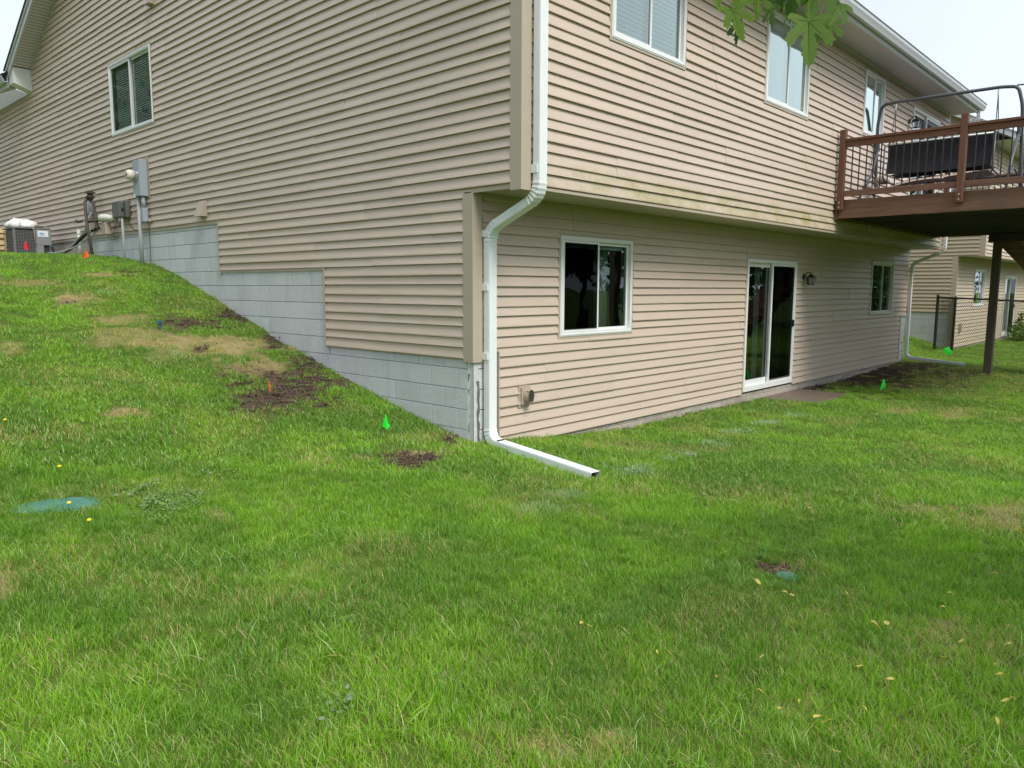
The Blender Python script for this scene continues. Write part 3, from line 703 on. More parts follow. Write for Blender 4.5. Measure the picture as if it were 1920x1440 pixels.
# ------------------------------------------------------------------ near house
OV = .62                      # how far the upper storey juts out
SZ = 1.575                    # underside of the jutting storey
EAVE = 4.44; PITCH_ = .53
house = thing('house', 'two storey tan vinyl sided house with walkout basement and wooden deck', 'house', (6.8, 6, -1))
def hp(name, mb, m, **k): return mb.build(name, m, house, **k)
PL = Plane('X', 0.0); PR = Plane('Y', 0.0); PU = Plane('Y', -OV)
XE = 13.72
RIDGE_Y = 6.4
def rake(y): return min(EAVE+.10+PITCH_*(y+OV), 5.10+PITCH_*(12.98-y)) if y < 12.98 else 4.66
def u1_left(z):
    if z < 4.6: return 17.5
    if z < 5.1: return 12.98-(z-5.1)/PITCH_ if z > 5.1 else 12.98
    return 12.98-(z-5.1)/PITCH_
def u0_left(z):
    lo = .10 if z < SZ-.03 else -OV+.10
    return max(lo, (z-EAVE-.40)/PITCH_-OV+.02)
win_left = (7.075, 8.795, 3.215, 4.375)
# west gable wall: three stepped lower edges
steps = [(.10, 2.50, 0.0), (2.50, 5.11, .905), (5.11, 17.5, 1.588)]
def vis_left(u, z): return z < 3.35+(u+.6)*.30
wl_open = (7.10, 8.77, 3.24, 4.35)
# band 1
wall_siding(PL, lambda z: .10, lambda z: 2.485, 0.0, .905, [], house, M['siding'], seed=3)
wall_siding(PL, lambda z: .10, lambda z: 5.095, .905, 1.588, [], house, M['siding'], seed=4)
op_l = (win_left[0]-.028, win_left[1]+.028, win_left[2]-.028, win_left[3]+.028)
wall_siding(PL, u0_left, u1_left, 1.588, 8.2, [op_l], house, M['siding'], seed=9, visible=vis_left)
# sheathing and mortar bed behind
wall_sheet(PL, 0, 17.5, -1.4, 1.62, [], house, M['mortar'], name='foundation_wall')
sh = MB()
wall_sheet(PL, -OV, 17.5, 1.62, 4.44, [(win_left[0]+.01, win_left[1]-.01, win_left[2]+.01, win_left[3]-.01)], house, M['sheath'], into=sh)
sh.quad((0,-OV,SZ),(0,-OV,1.62),(0,0,1.62),(0,0,SZ))
yy = [-OV, RIDGE_Y, 12.98]
sh.poly([(0, 12.98, 4.44), (0, 12.98, 5.08), (0, RIDGE_Y, 8.5), (0, -OV, 4.84), (0, -OV, 4.44)])
hp('sheathing', sh, M['sheath'])
def keep_left(a, b, za, zb):
    lim = 0.02 if (a+b)/2 < 2.46 else .93 if (a+b)/2 < 5.06 else 1.61
    if za > lim: return None
    g0 = float(terrain(-.02, (a+b)/2))
    if zb < g0-.12: return None
    return (-9, lim)
blocks(PL, .075, 2.46, -1.2, .02, keep_left, house, M['block'])
blocks(PL, 2.463, 5.07, -1.2, .93, keep_left, house, M['block'])
blocks(PL, 5.073, 10.26, -.2, 1.61, keep_left, house, M['block'])
blocks(PL, 10.263, 12.3, .9, 1.61, keep_left, house, M['blockraw'])
# corner strip with peeling paint, then the damp streak on the return face
mb = MB(); mb.quad(PL(.070,.004,-1.2), PL(.035,.004,-1.2), PL(.035,.004,-.04), PL(.070,.004,-.04)); hp('corner_patch', mb, M['peel'])
mb = MB(); mb.quad(PL(.036,.005,-1.2), PL(-.003,.005,-1.2), PL(-.003,.005,-.04), PL(.036,.005,-.04))
mb.quad(PR(.0,.006,-1.2), PR(.06,.006,-1.2), PR(.06,.006,-.04), PR(.0,.006,-.04)); hp('corner_block_edge', mb, M['block'])
mb = MB()
pr_ = [(.062+.006*math.sin(i*2.1)+.004*math.sin(i*5.3), -1.1+i*.062) for i in range(15)]
wd = [.017+.006*math.sin(i*3.7) for i in range(15)]
for i in range(14):
    mb.quad(PR(pr_[i][0]-wd[i], .0085, pr_[i][1]), PR(pr_[i][0]+wd[i], .0085, pr_[i][1]), PR(pr_[i+1][0]+wd[i+1], .0085, pr_[i+1][1]), PR(pr_[i+1][0]-wd[i+1], .0085, pr_[i+1][1]))
hp('damp_streak', mb, M['stain'])
# trims round the steps
def trim(P, u0, u1, z0, z1, o=.032, name='trim_channel', m='trim'):
    t = MB(); pbox(t, P, u0, u1, .0065, o, z0, z1); return hp(name, t, M[m])
trim(PL, 2.485, 2.510, -.02, .93); trim(PL, 2.511, 5.094, .878, .904, .021)
trim(PL, 5.095, 5.121, .86, 1.612); trim(PL, 5.122, 12.98, 1.560, 1.587, .021)
trim(PL, .11, 2.484, -.022, -.001, .021)
# corner boards
def cboard(x, y, z0, z1, w_=.105):
    t = MB(); o = .031
    n = len(t.v)
    for z in (z0, z1):
        t.v += [(x-o, y-o, z), (x+w_*.92, y-o, z), (x+w_*.92, y, z), (x, y, z), (x, y+w_, z), (x-o, y+w_, z)]
    for i in range(6): t.f.append((n+i, n+(i+1) % 6, n+6+(i+1) % 6, n+6+i))
    t.f.append(tuple(n+i for i in reversed(range(6)))); t.f.append(tuple(n+6+i for i in range(6)))
    c = t.build('corner_board', M['trim'], house, fix=True)
    t = MB(); t.box(x+w_*.92+.001, x+w_*.92+.022, y-.016, y, z0+.004, z1-.004); t.box(x-.016, x, y+w_+.001, y+w_+.012, z0+.004, z1-.004)
    t.build('corner_lip', M['trim'], c)
cboard(0, 0, -.045, SZ-.012); cboard(0, -OV, SZ-.03, EAVE+.02)

# rear lower wall
W1 = (1.29, 2.655, .150, 1.240); DR = (5.705, 7.515, -.898, 1.127); W3 = (11.25, 12.64, .160, 1.245)
ops = [(a-.028, b+.028, c-.028, d+.028) for a, b, c, d in (W1, W3)]+[(DR[0]-.028, DR[1]+.028, DR[2]-.03, DR[3]+.028)]
oph = [(a+.01, b-.01, c+.01, d-.01) for a, b, c, d in (W1, DR, W3)]
KR = -.008
wall_siding(PR, lambda z: .118, lambda z: XE, KR-9*E_, SZ-.01, ops+[(0, .345, -1.2, .045), (13.33, 14, -1.2, .07)], house, M['siding'], k0=KR-9*E_, seed=12)
wall_sheet(PR, 0, XE, -1.4, -.93, [oph[1]], house, M['mortarraw'], name='foundation_wall')
wall_sheet(PR, 0, XE, -.93, SZ, oph, house, M['sheath'])
def keep_r(a, b, za, zb): return (-9, .05) if za < .05 else None
blocks(PR, .062, .33, -1.2, .05, keep_r, house, M['block'])
blocks(PR, .345, XE, -1.3, -.93, lambda a, b, za, zb: (-9, -.945 if not (DR[0] < (a+b)/2 < DR[1]) else -.925), house, M['blockraw'], joint0=-.985, seed=3)
trim(PR, .331, .344, -.93, .045, .03); trim(PR, .20, .330, .042, .062, .03)
trim(PR, 13.332, 13.36, -.93, .07, .03)
bl = MB(); pbox(bl, PR, .345, DR[0]-.03, .0065, .019, -.942, -.925); pbox(bl, PR, DR[1]+.03, 13.33, .0065, .019, -.942, -.925); hp('starter_strip', bl, M['trim'])
window(PR, *W1, house, 'dark'); window(PR, *W3, house, 'plain'); slider(PR, *DR, house)
blocks(PR, 13.365, XE, -1.2, .08, lambda a, b, za, zb: (-9, .07) if za < .07 else None, house, M['block'])

# rear upper wall
U1 = (1.29, 2.68, 3.135, 4.30); U2 = (4.73, 6.13, 3.135, 4.30); U3 = (8.42, 9.42, 3.27, 4.29); UD = (11.12, 12.95, 2.13, 4.15)
opu = [(a-.028, b+.028, c-.028, d+.028) for a, b, c, d in (U1, U2, U3, UD)]
opuh = [(a+.01, b-.01, c+.01, d-.01) for a, b, c, d in (U1, U2, U3, UD)]
KU = -.012
wall_siding(PU, lambda z: .118, lambda z: XE-.1, SZ+.018, EAVE-.03, opu, house, M['siding'], k0=KU, seed=21, visible=lambda u, z: z < 2.95+(u-.3)*.36)
wall_sheet(PU, 0, XE, SZ+.01, EAVE+.05, opuh, house, M['sheath'])
window(PU, *U1, house, 'slats'); window(PU, *U2, house, 'bright'); window(PU, *U3, house, 'bright'); slider(PU, *UD, house)
ff = MB(); ff.box(-.018, XE, -OV-.022, -OV-.001, SZ-.012, SZ+.016); hp('band_trim', ff, M['trim'])
ff = MB(); ff.box(-.020, -.001, -OV+.11, -.0, SZ-.012, SZ+.010); hp('band_trim', ff, M['trim'])
soffit(house, .0, XE, -OV, -.001, SZ, M['soffit'], pitch=.1016)
t = MB(); t.box(.0, XE, -.026, -.022, SZ-.05, SZ-.002); hp('band_trim', t, M['trim'])
# far end of the house
e = MB(); e.quad((XE,0,-1.4),(XE,13,-1.4),(XE,13,SZ),(XE,0,SZ)); e.quad((XE,-OV,SZ),(XE,13,SZ),(XE,13,EAVE+.1),(XE,-OV,EAVE+.1))
e.poly([(XE,-OV,EAVE+.1),(XE,13,EAVE+.1),(XE,13,5.2),(XE,RIDGE_Y,8.6),(XE,-OV,EAVE+.42)])
hp('end_wall', e, M['trim'])
cb = MB(); cb.box(XE-.09, XE+.022, -OV-.024, -OV+.09, SZ-.02, EAVE); hp('corner_board', cb, M['trim'])
bk = MB(); bk.quad((0,17.5,-1.4),(XE,13,-1.4),(XE,13,5.1),(0,17.5,4.66)); hp('front_wall', bk, M['trim'])

def eave_end(mb, x):
    mb.box(x-.006, x+.006, -OV-.50, -OV, EAVE-.002, EAVE+.16); mb.poly([(x,-OV-.50,EAVE+.16),(x,-OV,EAVE+.16),(x,-OV,EAVE+.42)])
t = MB(); eave_end(t, XE+.215); hp('eave_end', t, M['fascia'])
# rear eave: soffit, fascia, gutter, roof
soffit(house, -.38, XE+.22, -OV-.50, -OV-.001, EAVE, M['soffitgrey'], pitch=.1016, name='eave_soffit')
t = MB(); t.box(-.0, XE, -OV-.03, -OV-.0225, EAVE-.05, EAVE-.002); hp('soffit_trim', t, M['fascia'])
t = MB(); t.box(-.38, XE+.22, -OV-.535, -OV-.502, EAVE-.03, EAVE+.13); t.box(-.38, XE+.22, -OV-.53, -OV-.49, EAVE-.045, EAVE-.031); hp('fascia', t, M['fascia'])
gutter(house, (-.38, -OV-.537, EAVE+.135), (XE+.22, -OV-.537, EAVE+.135), (0,-1,0))
# roof slabs (gable over the wall, ridge parallel to x)
r_ = MB()
def rp(x, y, z): return (x, y, z)
ys, zs_ = -OV-.60, EAVE+.135+.012
yr, zr_ = RIDGE_Y, 8.75
yf, zf = 13.36, 5.08
for x0_, x1_ in ((-.42, XE+.25),):
    for (ya, za), (yb, zb) in (((ys, zs_), (yr, zr_)), ((yr, zr_), (yf, zf))):
        r_.quad((x0_,ya,za),(x1_,ya,za),(x1_,yb,zb),(x0_,yb,zb)); r_.quad((x0_,ya,za-.03),(x0_,yb,zb-.03),(x1_,yb,zb-.03),(x1_,ya,za-.03))
        r_.quad((x0_,ya,za-.03),(x0_,ya,za),(x0_,yb,zb),(x0_,yb,zb-.03)); r_.quad((x1_,ya,za-.03),(x1_,yb,zb-.03),(x1_,yb,zb),(x1_,ya,za))
    r_.quad((x0_,ys,zs_-.03),(x1_,ys,zs_-.03),(x1_,ys,zs_),(x0_,ys,zs_))
roof = hp('roof', r_, M['roof'])
# rake overhang on the west gable: soffit + fascia, north half (seen at the top left) and south half
def rk(y): return 5.10+PITCH_*(12.98-y)
def rk2(y): return EAVE+.12+PITCH_*(y+OV+.535)
so_ = MB()
n = 92
for i in range(n):
    a = 6.45+(12.98-6.45)*i/n; b = 6.45+(12.98-6.45)*(i+1)/n; m1 = a+(b-a)*.86
    so_.quad((-.001,a,rk(a)),(-.345,a,rk(a)),(-.345,m1,rk(m1)),(-.001,m1,rk(m1)))
    so_.quad((-.001,m1,rk(m1)),(-.345,m1,rk(m1)),(-.345,b,rk(b)+.008),(-.001,b,rk(b)+.008))
for i in range(70):
    a = -OV-.5+(6.44+OV+.5)*i/70; b = -OV-.5+(6.44+OV+.5)*(i+1)/70
    so_.quad((-.001,a,rk2(a)),(-.345,a,rk2(a)),(-.345,b,rk2(b)),(-.001,b,rk2(b)))
hp('rake_soffit', so_, M['soffitgrey'])
def slab(mb, x0_, x1_, ya, za, yb, zb, h):
    n = len(mb.v)
    for x in (x0_, x1_): mb.v += [(x,ya,za),(x,yb,zb),(x,yb,zb+h),(x,ya,za+h)]
    mb.f += [(n,n+1,n+2,n+3),(n+7,n+6,n+5,n+4),(n,n+4,n+5,n+1),(n+1,n+5,n+6,n+2),(n+2,n+6,n+7,n+3),(n+3,n+7,n+4,n)]
t = MB(); slab(t, -.375, -.346, 6.45, rk(6.45)-.02, 13.30, rk(13.30)-.02, .17); slab(t, -.375, -.346, -OV-.53, rk2(-OV-.53)-.02, 6.44, rk2(6.44)-.02, .17)
slab(t, -.40, -.376, 6.45, rk(6.45)+.09, 13.32, rk(13.32)+.09, .07)
hp('rake_fascia', t, M['fascia'])
t = MB(); slab(t, -.02, -.006, 6.45, rk(6.45)-.05, 12.97, rk(12.97)-.05, .04); hp('soffit_trim', t, M['fascia'])
# boxed return at the foot of the rake
t = MB(); n = len(t.v)
t.v += [(-.345,12.99,4.78),(-.001,12.99,4.66),(-.001,12.99,5.09),(-.345,12.99,5.09),(-.345,13.32,4.78),(-.001,13.32,4.66),(-.001,13.32,5.09),(-.345,13.32,5.09)]
t.f += [(0,1,2,3),(4,7,6,5),(0,4,5,1),(1,5,6,2),(2,6,7,3),(3,7,4,0)]
hp('eave_return', t, M['white'], fix=True)
# lower eave running on along the wall beyond the gable
so2 = MB()
for i in range(44):
    a = 13.325+i*.095; b = a+.095; c = a+.08
    so2.quad((-.001,a,4.66),(-.345,a,4.76),(-.345,c,4.76),(-.001,c,4.66)); so2.quad((-.001,c,4.66),(-.345,c,4.76),(-.345,b,4.768),(-.001,b,4.668))
hp('eave_soffit', so2, M['soffitgrey'])
t = MB(); t.box(-.375, -.346, 13.33, 17.5, 4.74, 4.94); hp('fascia', t, M['fascia'])
gutter(house, (-.376, 13.25, 4.95), (-.376, 17.5, 4.95), (-1,0,0))
t = MB(); t.quad((-.50,13.2,4.965),(-.50,17.5,4.965),(2.5,17.5,6.5),(2.5,13.2,6.5)); t.quad((-.50,13.2,4.95),(2.5,13.2,6.48),(2.5,17.5,6.48),(-.50,17.5,4.95)); hp('roof', t, M['roof'])
window(PL, *win_left, house, 'halfslats', reverse=True)
# stickers children put on the pane
def sticker(P, pts, c, o, nm):
    t = MB(); t.poly([P(u, o, z) for u, z in pts]); t.build('window_sticker', c, house)
ylw = plain('sticker_yellow', (.75,.48,.03)); pnk = plain('sticker_pink', (.45,.18,.27)); trq = plain('sticker_turquoise', (.05,.45,.42)); blu = plain('sticker_blue', (.10,.18,.42))
def disc(u, z, a, b, k=12): return [(u+a*math.cos(2*math.pi*i/k), z+b*math.sin(2*math.pi*i/k)) for i in range(k)]
sticker(PL, [(7.36,4.00),(7.31,4.02),(7.28,3.92),(7.32,3.93),(7.34,3.83),(7.39,3.92),(7.355,3.915)], ylw, -.020, 'y')
sticker(PL, disc(7.28, 3.68, .05, .055), pnk, -.020, 'p'); sticker(PL, disc(8.42, 3.74, .05, .055), pnk, .009, 'p')
sticker(PL, disc(7.60, 3.90, .025, .06), trq, -.020, 't'); sticker(PL, disc(7.56, 3.50, .04, .045), blu, -.020, 'b')

# downspouts
d1 = downspout(house, [(.165, -.70, 4.50), (.165, -.70, 1.50), (.165, -.072, 1.235), (.165, -.072, -.835), (.065, -1.45, -.938)], w=.112, d=.082)
for z in (3.6, 1.72):
    t = MB(); t.box(.10, .113, -.72, -.64, z-.022, z+.05); t.build('strap', M['whitemetal'], d1)
for z in (1.18, .92-.25, -.0):
    t = MB(); t.box(.098, .112, -.10, -.02, z-.02, z+.045); t.build('strap', M['whitemetal'], d1)
t = MB(); t.box(.11, .20, -.235, -.215, -.812, -.800); t.build('clip_slot', M['sheath'], d1)
downspout(house, [(13.78, -1.17, 4.46), (13.78, -1.17, 4.28), (13.80, -.70, 4.02), (13.80, -.70, 1.52), (13.775, -.07, 1.26), (13.775, -.07, -.87), (13.76, -1.28, -.955)], w=.09, d=.066)
# gutter outlet at the near corner is out of frame; vent pipe on the roof
t = MB(); t.tube([(11.1, .55, 4.6), (11.1, .55, 5.70)], .05, 10); hp('vent_pipe', t, mat('rusty_vent_pipe', (.27,.13,.12), .6, .3))

# vent hoods
def hood(P, u, z, w_, h_, d_, name, label, solid=True):
    t = MB()
    pbox(t, P, u-w_*.62, u+w_*.62, .0, .024, z-h_*.6, z+h_*.55)
    n = len(t.v)
    for (o0, zz) in ((.024, z+h_*.5), (.05, z+h_*.5), (d_, z-h_*.5), (.024, z-h_*.5)):
        t.v += [P(u-w_/2, o0, zz), P(u+w_/2, o0, zz)]
    t.f += [(n,n+2,n+4,n+6),(n+1,n+7,n+5,n+3),(n,n+1,n+3,n+2),(n+2,n+3,n+5,n+4),(n+4,n+5,n+7,n+6)]
    return t.build('vent_hood', M['beige'], house, fix=True)
hood(PL, 5.52, 1.79, .21, .22, .13, 'a', ''); hood(PL, 9.92, 1.80, .16, .17, .12, 'b', ''); hood(PL, 6.90, 4.98, .17, .18, .12, 'c', '')
# louvred dryer vent on the rear wall
t = MB(); pbox(t, PR, .625, .795, .0, .030, -.56, -.33); v_ = t.build('dryer_vent', M['beige'], house)
t = MB(); pbox(t, PR, .655, .790, .031, .050, -.53, -.355); t.build('vent_collar', M['beige'], v_)
t = MB(); n = 0
rings = []
for o_, k in ((.051, 1.0), (.12, .92)):
    rings.append([PR(.725+.052*k*math.cos(a), o_, -.44+.075*k*math.sin(a)) for a in [2*math.pi*i/14 for i in range(14)]])
t.loft(rings, cap=False); t.build('vent_spout', M['beige'], v_)
t = MB(); t.poly([PR(.725+.047*math.cos(a), .085, -.44+.068*math.sin(a)) for a in [2*math.pi*i/14 for i in range(14)]]); t.build('vent_opening', M['sheath'], v_)
for i in range(3):
    t = MB(); pbox(t, PR, .688+i*.03, .694+i*.03, .086, .125, -.495, -.385); t.build('vent_louvre', M['darkgrey'], v_)
# neighbouring house of the same model, further along
NX = 18.15
nb = thing('house', 'weathered pale tan neighbouring house beyond the chain link fence', 'house', (NX+6, 6, -1))
def np_(name, mb, m, **k): return mb.build(name, m, nb, **k)
NL = Plane('X', NX); NR = Plane('Y', .03); NU = Plane('Y', -OV+.03)
a_ = MB()
wall_siding(NL, lambda z: .10, lambda z: 13, .08, SZ, [], nb, M['siding_far'], k0=.08-2*E_, seed=31, joined=a_)
wall_siding(NL, lambda z: -OV+.13, lambda z: 13, SZ, 4.5, [], nb, M['siding_far'], k0=.08-2*E_, seed=32, joined=a_)
stuff(np_('siding', a_, M['siding_far']))
NW = (NX+2.0, NX+3.36, .20, 1.27); ND = (NX+6.30, NX+8.1, -.88, 1.14)
a_ = MB(); opn = [(a-.028, b+.028, c-.028, d+.028) for a, b, c, d in (NW, ND)]
a_ = MB(); wall_siding(NR, lambda z: NX+.11, lambda z: NX+13.5, -.89, SZ-.01, opn, nb, M['siding_far'], k0=-.89, seed=33, joined=a_)
UDn = (NX+8.6, NX+9.6, 3.27, 4.27)
wall_siding(NU, lambda z: NX+.11, lambda z: NX+13.5, SZ+.015, EAVE, [], nb, M['siding_far'], k0=-.89, seed=34, joined=a_)
stuff(np_('siding', a_, M['siding_far']))
a_ = MB(); oh = [(a+.01, b-.01, c+.01, d-.01) for a, b, c, d in (NW, ND)]
wall_sheet(NR, NX, NX+13.6, -.9, SZ, oh, nb, M['sheath'], into=a_); wall_sheet(NU, NX, NX+13.6, SZ, EAVE+.1, [], nb, M['sheath'], into=a_); wall_sheet(NL, 0, 13, .07, SZ, [], nb, M['sheath'], into=a_)
wall_sheet(NL, -OV+.03, 13, SZ, 4.5, [], nb, M['sheath'], into=a_)
np_('sheathing', a_, M['sheath'])
a_ = MB(); wall_sheet(NR, NX, NX+13.6, -1.4, -.9, [oh[1]], nb, M['blockraw'], into=a_); np_('foundation_wall', a_, M['blockraw'])
wall_sheet(NL, .03, 13, -1.4, .07, [], nb, M['mortar'], name='foundation_wall')
blocks(NL, .05, 4.0, -1.0, .07, lambda a, b, za, zb: (-9, .068), nb, M['block'], joint0=-.135)
for P_, x, y, z0_, z1_ in ((0, NX, .03, -1.1, SZ), (0, NX, -OV+.03, SZ-.02, EAVE)):
    t = MB(); t.box(x-.024, x+.10, y-.024, y+.11, z0_, z1_); np_('corner_board', t, M['siding_far'])
window(NR, *NW, nb, 'plain'); slider(NR, *ND, nb)
soffit(nb, NX, NX+13.6, -OV+.03, .03, SZ, M['soffit'], pitch=.2)
t = MB(); t.box(NX-.02, NX+13.6, -OV+.0, -OV+.029, SZ-.012, SZ+.014); np_('band_trim', t, M['siding_far'])
soffit(nb, NX-.38, NX+13.9, -OV-.47, -OV+.03, EAVE, M['soffitgrey'], pitch=.2, name='eave_soffit')
t = MB(); t.box(NX-.38, NX+13.9, -OV-.50, -OV-.471, EAVE-.03, EAVE+.13); np_('fascia', t, M['white'])
gutter(nb, (NX-.38, -OV-.501, EAVE+.135), (NX+13.9, -OV-.501, EAVE+.135), (0,-1,0))
t = MB()
for (ya, za), (yb, zb) in (((-OV-.57, EAVE+.15), (RIDGE_Y, 8.6)), ((RIDGE_Y, 8.6), (13.4, 5.3))):
    t.quad((NX-.42,ya,za),(NX+14,ya,za),(NX+14,yb,zb),(NX-.42,yb,zb)); t.quad((NX-.42,ya,za-.04),(NX-.42,yb,zb-.04),(NX+14,yb,zb-.04),(NX+14,ya,za-.04))
np_('roof', t, M['roof'])
t = MB(); slab(t, NX-.40, NX-.37, -OV-.53, EAVE+.0, RIDGE_Y, 8.46, .16); np_('rake_fascia', t, M['white'])
t = MB(); t.poly([(NX-.001,-OV+.03,EAVE),(NX-.001,13,EAVE),(NX-.001,13,5.2),(NX-.001,RIDGE_Y,8.5),(NX-.001,-OV+.03,EAVE+.31)]); t.quad((NX-.37,-OV-.5,EAVE),(NX,-OV-.5,EAVE),(NX,RIDGE_Y,8.46),(NX-.37,RIDGE_Y,8.46)); np_('gable_wall', t, M['siding_far'])
t = MB(); pbox(t, NR, NX+.60, NX+.78, .0, .09, -.47, -.25); np_('dryer_vent', t, M['beige'])
t = MB(); t.quad((NX+13.6,-OV,-1.4),(NX+13.6,13,-1.4),(NX+13.6,13,5),(NX+13.6,-OV,5)); np_('end_wall', t, M['siding_far'])

# ------------------------------------------------------------------ deck
DX0, DX1, DY0, DY1, DZ = 7.40, 13.15, -OV-.024, -3.95, 2.075
deck = thing('deck', 'brown stained wooden deck with black metal balusters on the upper storey', 'deck', (10.3, -2.2, -1.05))
def dp(name, mb, m, **k): return mb.build(name, m, deck, **k)
def one(name, m, f, parent=deck, **k):
    t = MB(); f(t); return t.build(name, m, parent, **k)
one('rim_board', M['rim'], lambda t: t.box(DX0, DX0+.04, DY1, DY0-.045, DZ-.286, DZ), bevel=.004)
one('rim_board', M['rim'], lambda t: t.box(DX1-.04, DX1, DY1, DY0-.045, DZ-.286, DZ), bevel=.004)
one('rim_board', M['rim'], lambda t: t.box(DX0+.041, DX1-.041, DY1, DY1+.04, DZ-.286, DZ), bevel=.004)
one('ledger_board', M['rim'], lambda t: t.box(DX0-.03, DX1, DY0-.043, DY0, DZ-.300, DZ-.005), bevel=.004)
x = DX0+.40
while x < DX1-.1:
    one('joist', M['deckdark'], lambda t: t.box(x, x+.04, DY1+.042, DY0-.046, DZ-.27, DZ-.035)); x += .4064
y = DY0-.05
while y > DY1:
    yy_ = y
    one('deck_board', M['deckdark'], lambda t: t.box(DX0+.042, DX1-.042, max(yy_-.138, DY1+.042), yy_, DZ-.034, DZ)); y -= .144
# posts, rails, balusters; a run along x = const
def railing(x, ya, yb, posts, out=-1, z0=DZ):
    for py in posts:
        one('rail_post', M['post'], lambda t: t.box(x+out*.09, x-out*.0, py-.045, py+.045, z0-.16, z0+1.065), bevel=.005)
        one('bolt', M['chrome'], lambda t: t.disc_stack((x+out*.091, py, z0-.12), (out,0,0), [(0,.011),(.006,.011)], 8))
        one('bolt', M['chrome'], lambda t: t.disc_stack((x+out*.091, py, z0-.05), (out,0,0), [(0,.011),(.006,.011)], 8))
    ps = sorted(posts, reverse=True)
    runs = [(a-.047, b+.047) for a, b in zip(ps[:-1], ps[1:])]
    if yb < ps[-1]-.1: runs.append((ps[-1]-.047, yb))
    xc = x+out*.045
    for a, b in runs:
        one('top_rail', M['rail'], lambda t: (t.box(xc-.045, xc+.045, b, a, z0+.885, z0+.925)), bevel=.004)
        one('top_rail', M['rail'], lambda t: (t.box(xc-.02, xc+.02, b, a, z0+.795, z0+.883)), bevel=.004)
        one('bottom_rail', M['rim'], lambda t: (t.box(xc-.02, xc+.02, b, a, z0+.045, z0+.135)), bevel=.004)
        n = int((a-b)/.112); st = (a-b)/(n+1)
        for i in range(n):
            yy = a-(i+1)*st
            one('baluster', M['black'], lambda t: t.tube([(xc, yy, z0+.134), (xc, yy, z0+.797)], .0095, 6))
railing(DX0, DY0, DY1, [-.73, -2.40, -3.90])
railing(DX1, DY0, DY1, [-.80, -2.35, -3.90], out=1)
one('top_rail', M['rail'], lambda t: t.box(DX0, DX1, DY1-.06, DY1+.03, DZ+.885, DZ+.925))
one('top_rail', M['rail'], lambda t: t.box(DX0, DX1, DY1-.035, DY1+.005, DZ+.795, DZ+.883))
one('bottom_rail', M['rim'], lambda t: t.box(DX0, DX1, DY1-.035, DY1+.005, DZ+.045, DZ+.135))
for i in range(50):
    one('baluster', M['black'], lambda t: t.tube([(DX0+.12+i*.112, DY1-.015, DZ+.134), (DX0+.12+i*.112, DY1-.015, DZ+.797)], .0095, 6))
# posts down to the lawn and their beam
for px_, py_ in ((12.76, -1.90), (12.76, -3.75), (7.75, -3.80)):
    g0 = float(terrain(px_, py_))
    one('deck_post', M['deckpost'], lambda t: t.box(px_-.07, px_+.07, py_-.07, py_+.07, g0-.1, DZ-.45), bevel=.006)
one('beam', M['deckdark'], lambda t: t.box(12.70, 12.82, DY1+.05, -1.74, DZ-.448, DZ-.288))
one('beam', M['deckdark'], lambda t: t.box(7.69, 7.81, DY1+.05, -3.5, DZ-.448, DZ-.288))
# stair going down on the far side
sa, sb = Vector((12.95, -1.78, 1.93)), Vector((12.95, -4.35, -.95))
one('stair_stringer', M['rim'], lambda t: t.beam(sa, sb, .04, .29, (1,0,0)) if False else t.beam(sa, sb, .04, .30), bevel=.004)
one('stair_stringer', M['rim'], lambda t: t.beam(sa+Vector((.95,0,0)), sb+Vector((.95,0,0)), .04, .30), bevel=.004)
for i in range(13):
    c = sa.lerp(sb, (i+.6)/13.5)
    one('stair_tread', M['rail'], lambda t: t.box(12.975, 13.875, c.y-.15, c.y+.13, c.z+.06, c.z+.095))

# ------------------------------------------------------------------ porch swing on the deck
sw = thing('porch_swing', 'dark metal framed porch swing with black mesh back and faded cushions on deck', 'swing', (8.95, -1.8, DZ))
def sp(name, m, f, **k): return one(name, m, f, parent=sw, **k)
SX, Z0, Z1 = 8.95, DZ+.015, 3.80
bar = [(SX+.26, -.62, Z0), (SX+.20,-.665,2.6), (SX+.02,-.70,3.46), (SX,-.76,Z1-.02), (SX,-1.0,Z1), (SX,-2.5,Z1-.015), (SX,-2.72,Z1-.045), (SX+.02,-2.79,3.48), (SX+.20,-2.80,2.6), (SX+.26, -2.83, Z0)]
sp('top_frame', M['swing'], lambda t: t.tube(arc(bar, 5, .35), .026, 10), smooth=True)
for yy, s_ in ((-.72, -1), (-2.77, 1)):
    sp('leg', M['chrome'] if 0 else M['swing'], lambda t: t.tube([(SX+.07, yy, 3.10), (SX-.25, yy+s_*.02, 2.62), (SX-.62, yy-s_*.04+.04, Z0)], .021, 8), smooth=True)
    sp('collar', M['swing'], lambda t: t.tube([(SX+.02, yy, 3.26), (SX+.05, yy, 3.02)], .032, 8))
    sp('brace', M['swing'], lambda t: t.tube(arc([(SX-.42, yy, 2.42), (SX-.1, yy, 2.55), (SX+.2, yy, 2.42)], 4), .012, 6))
sp('end_cap', M['swing'], lambda t: t.tube([(SX,-2.7,Z1-.02),(SX,-2.86,Z1-.035),(SX,-2.865,Z1-.035),(SX,-2.88,Z1-.035)], [.012,.012,.032,.030], 8))
for yy in (-.98, -2.46):
    hk = sp('hanger', M['chrome'], lambda t: t.tube([(SX, yy, Z1-.02), (SX, yy, Z1-.13)], .011, 6))
    for dx in (-.20, .24):
        sp('suspension_strap', M['swing'], lambda t: t.tube([(SX, yy, Z1-.12), (SX+dx, yy+.03*(1 if yy > -2 else -1), 2.60)], .008, 5))
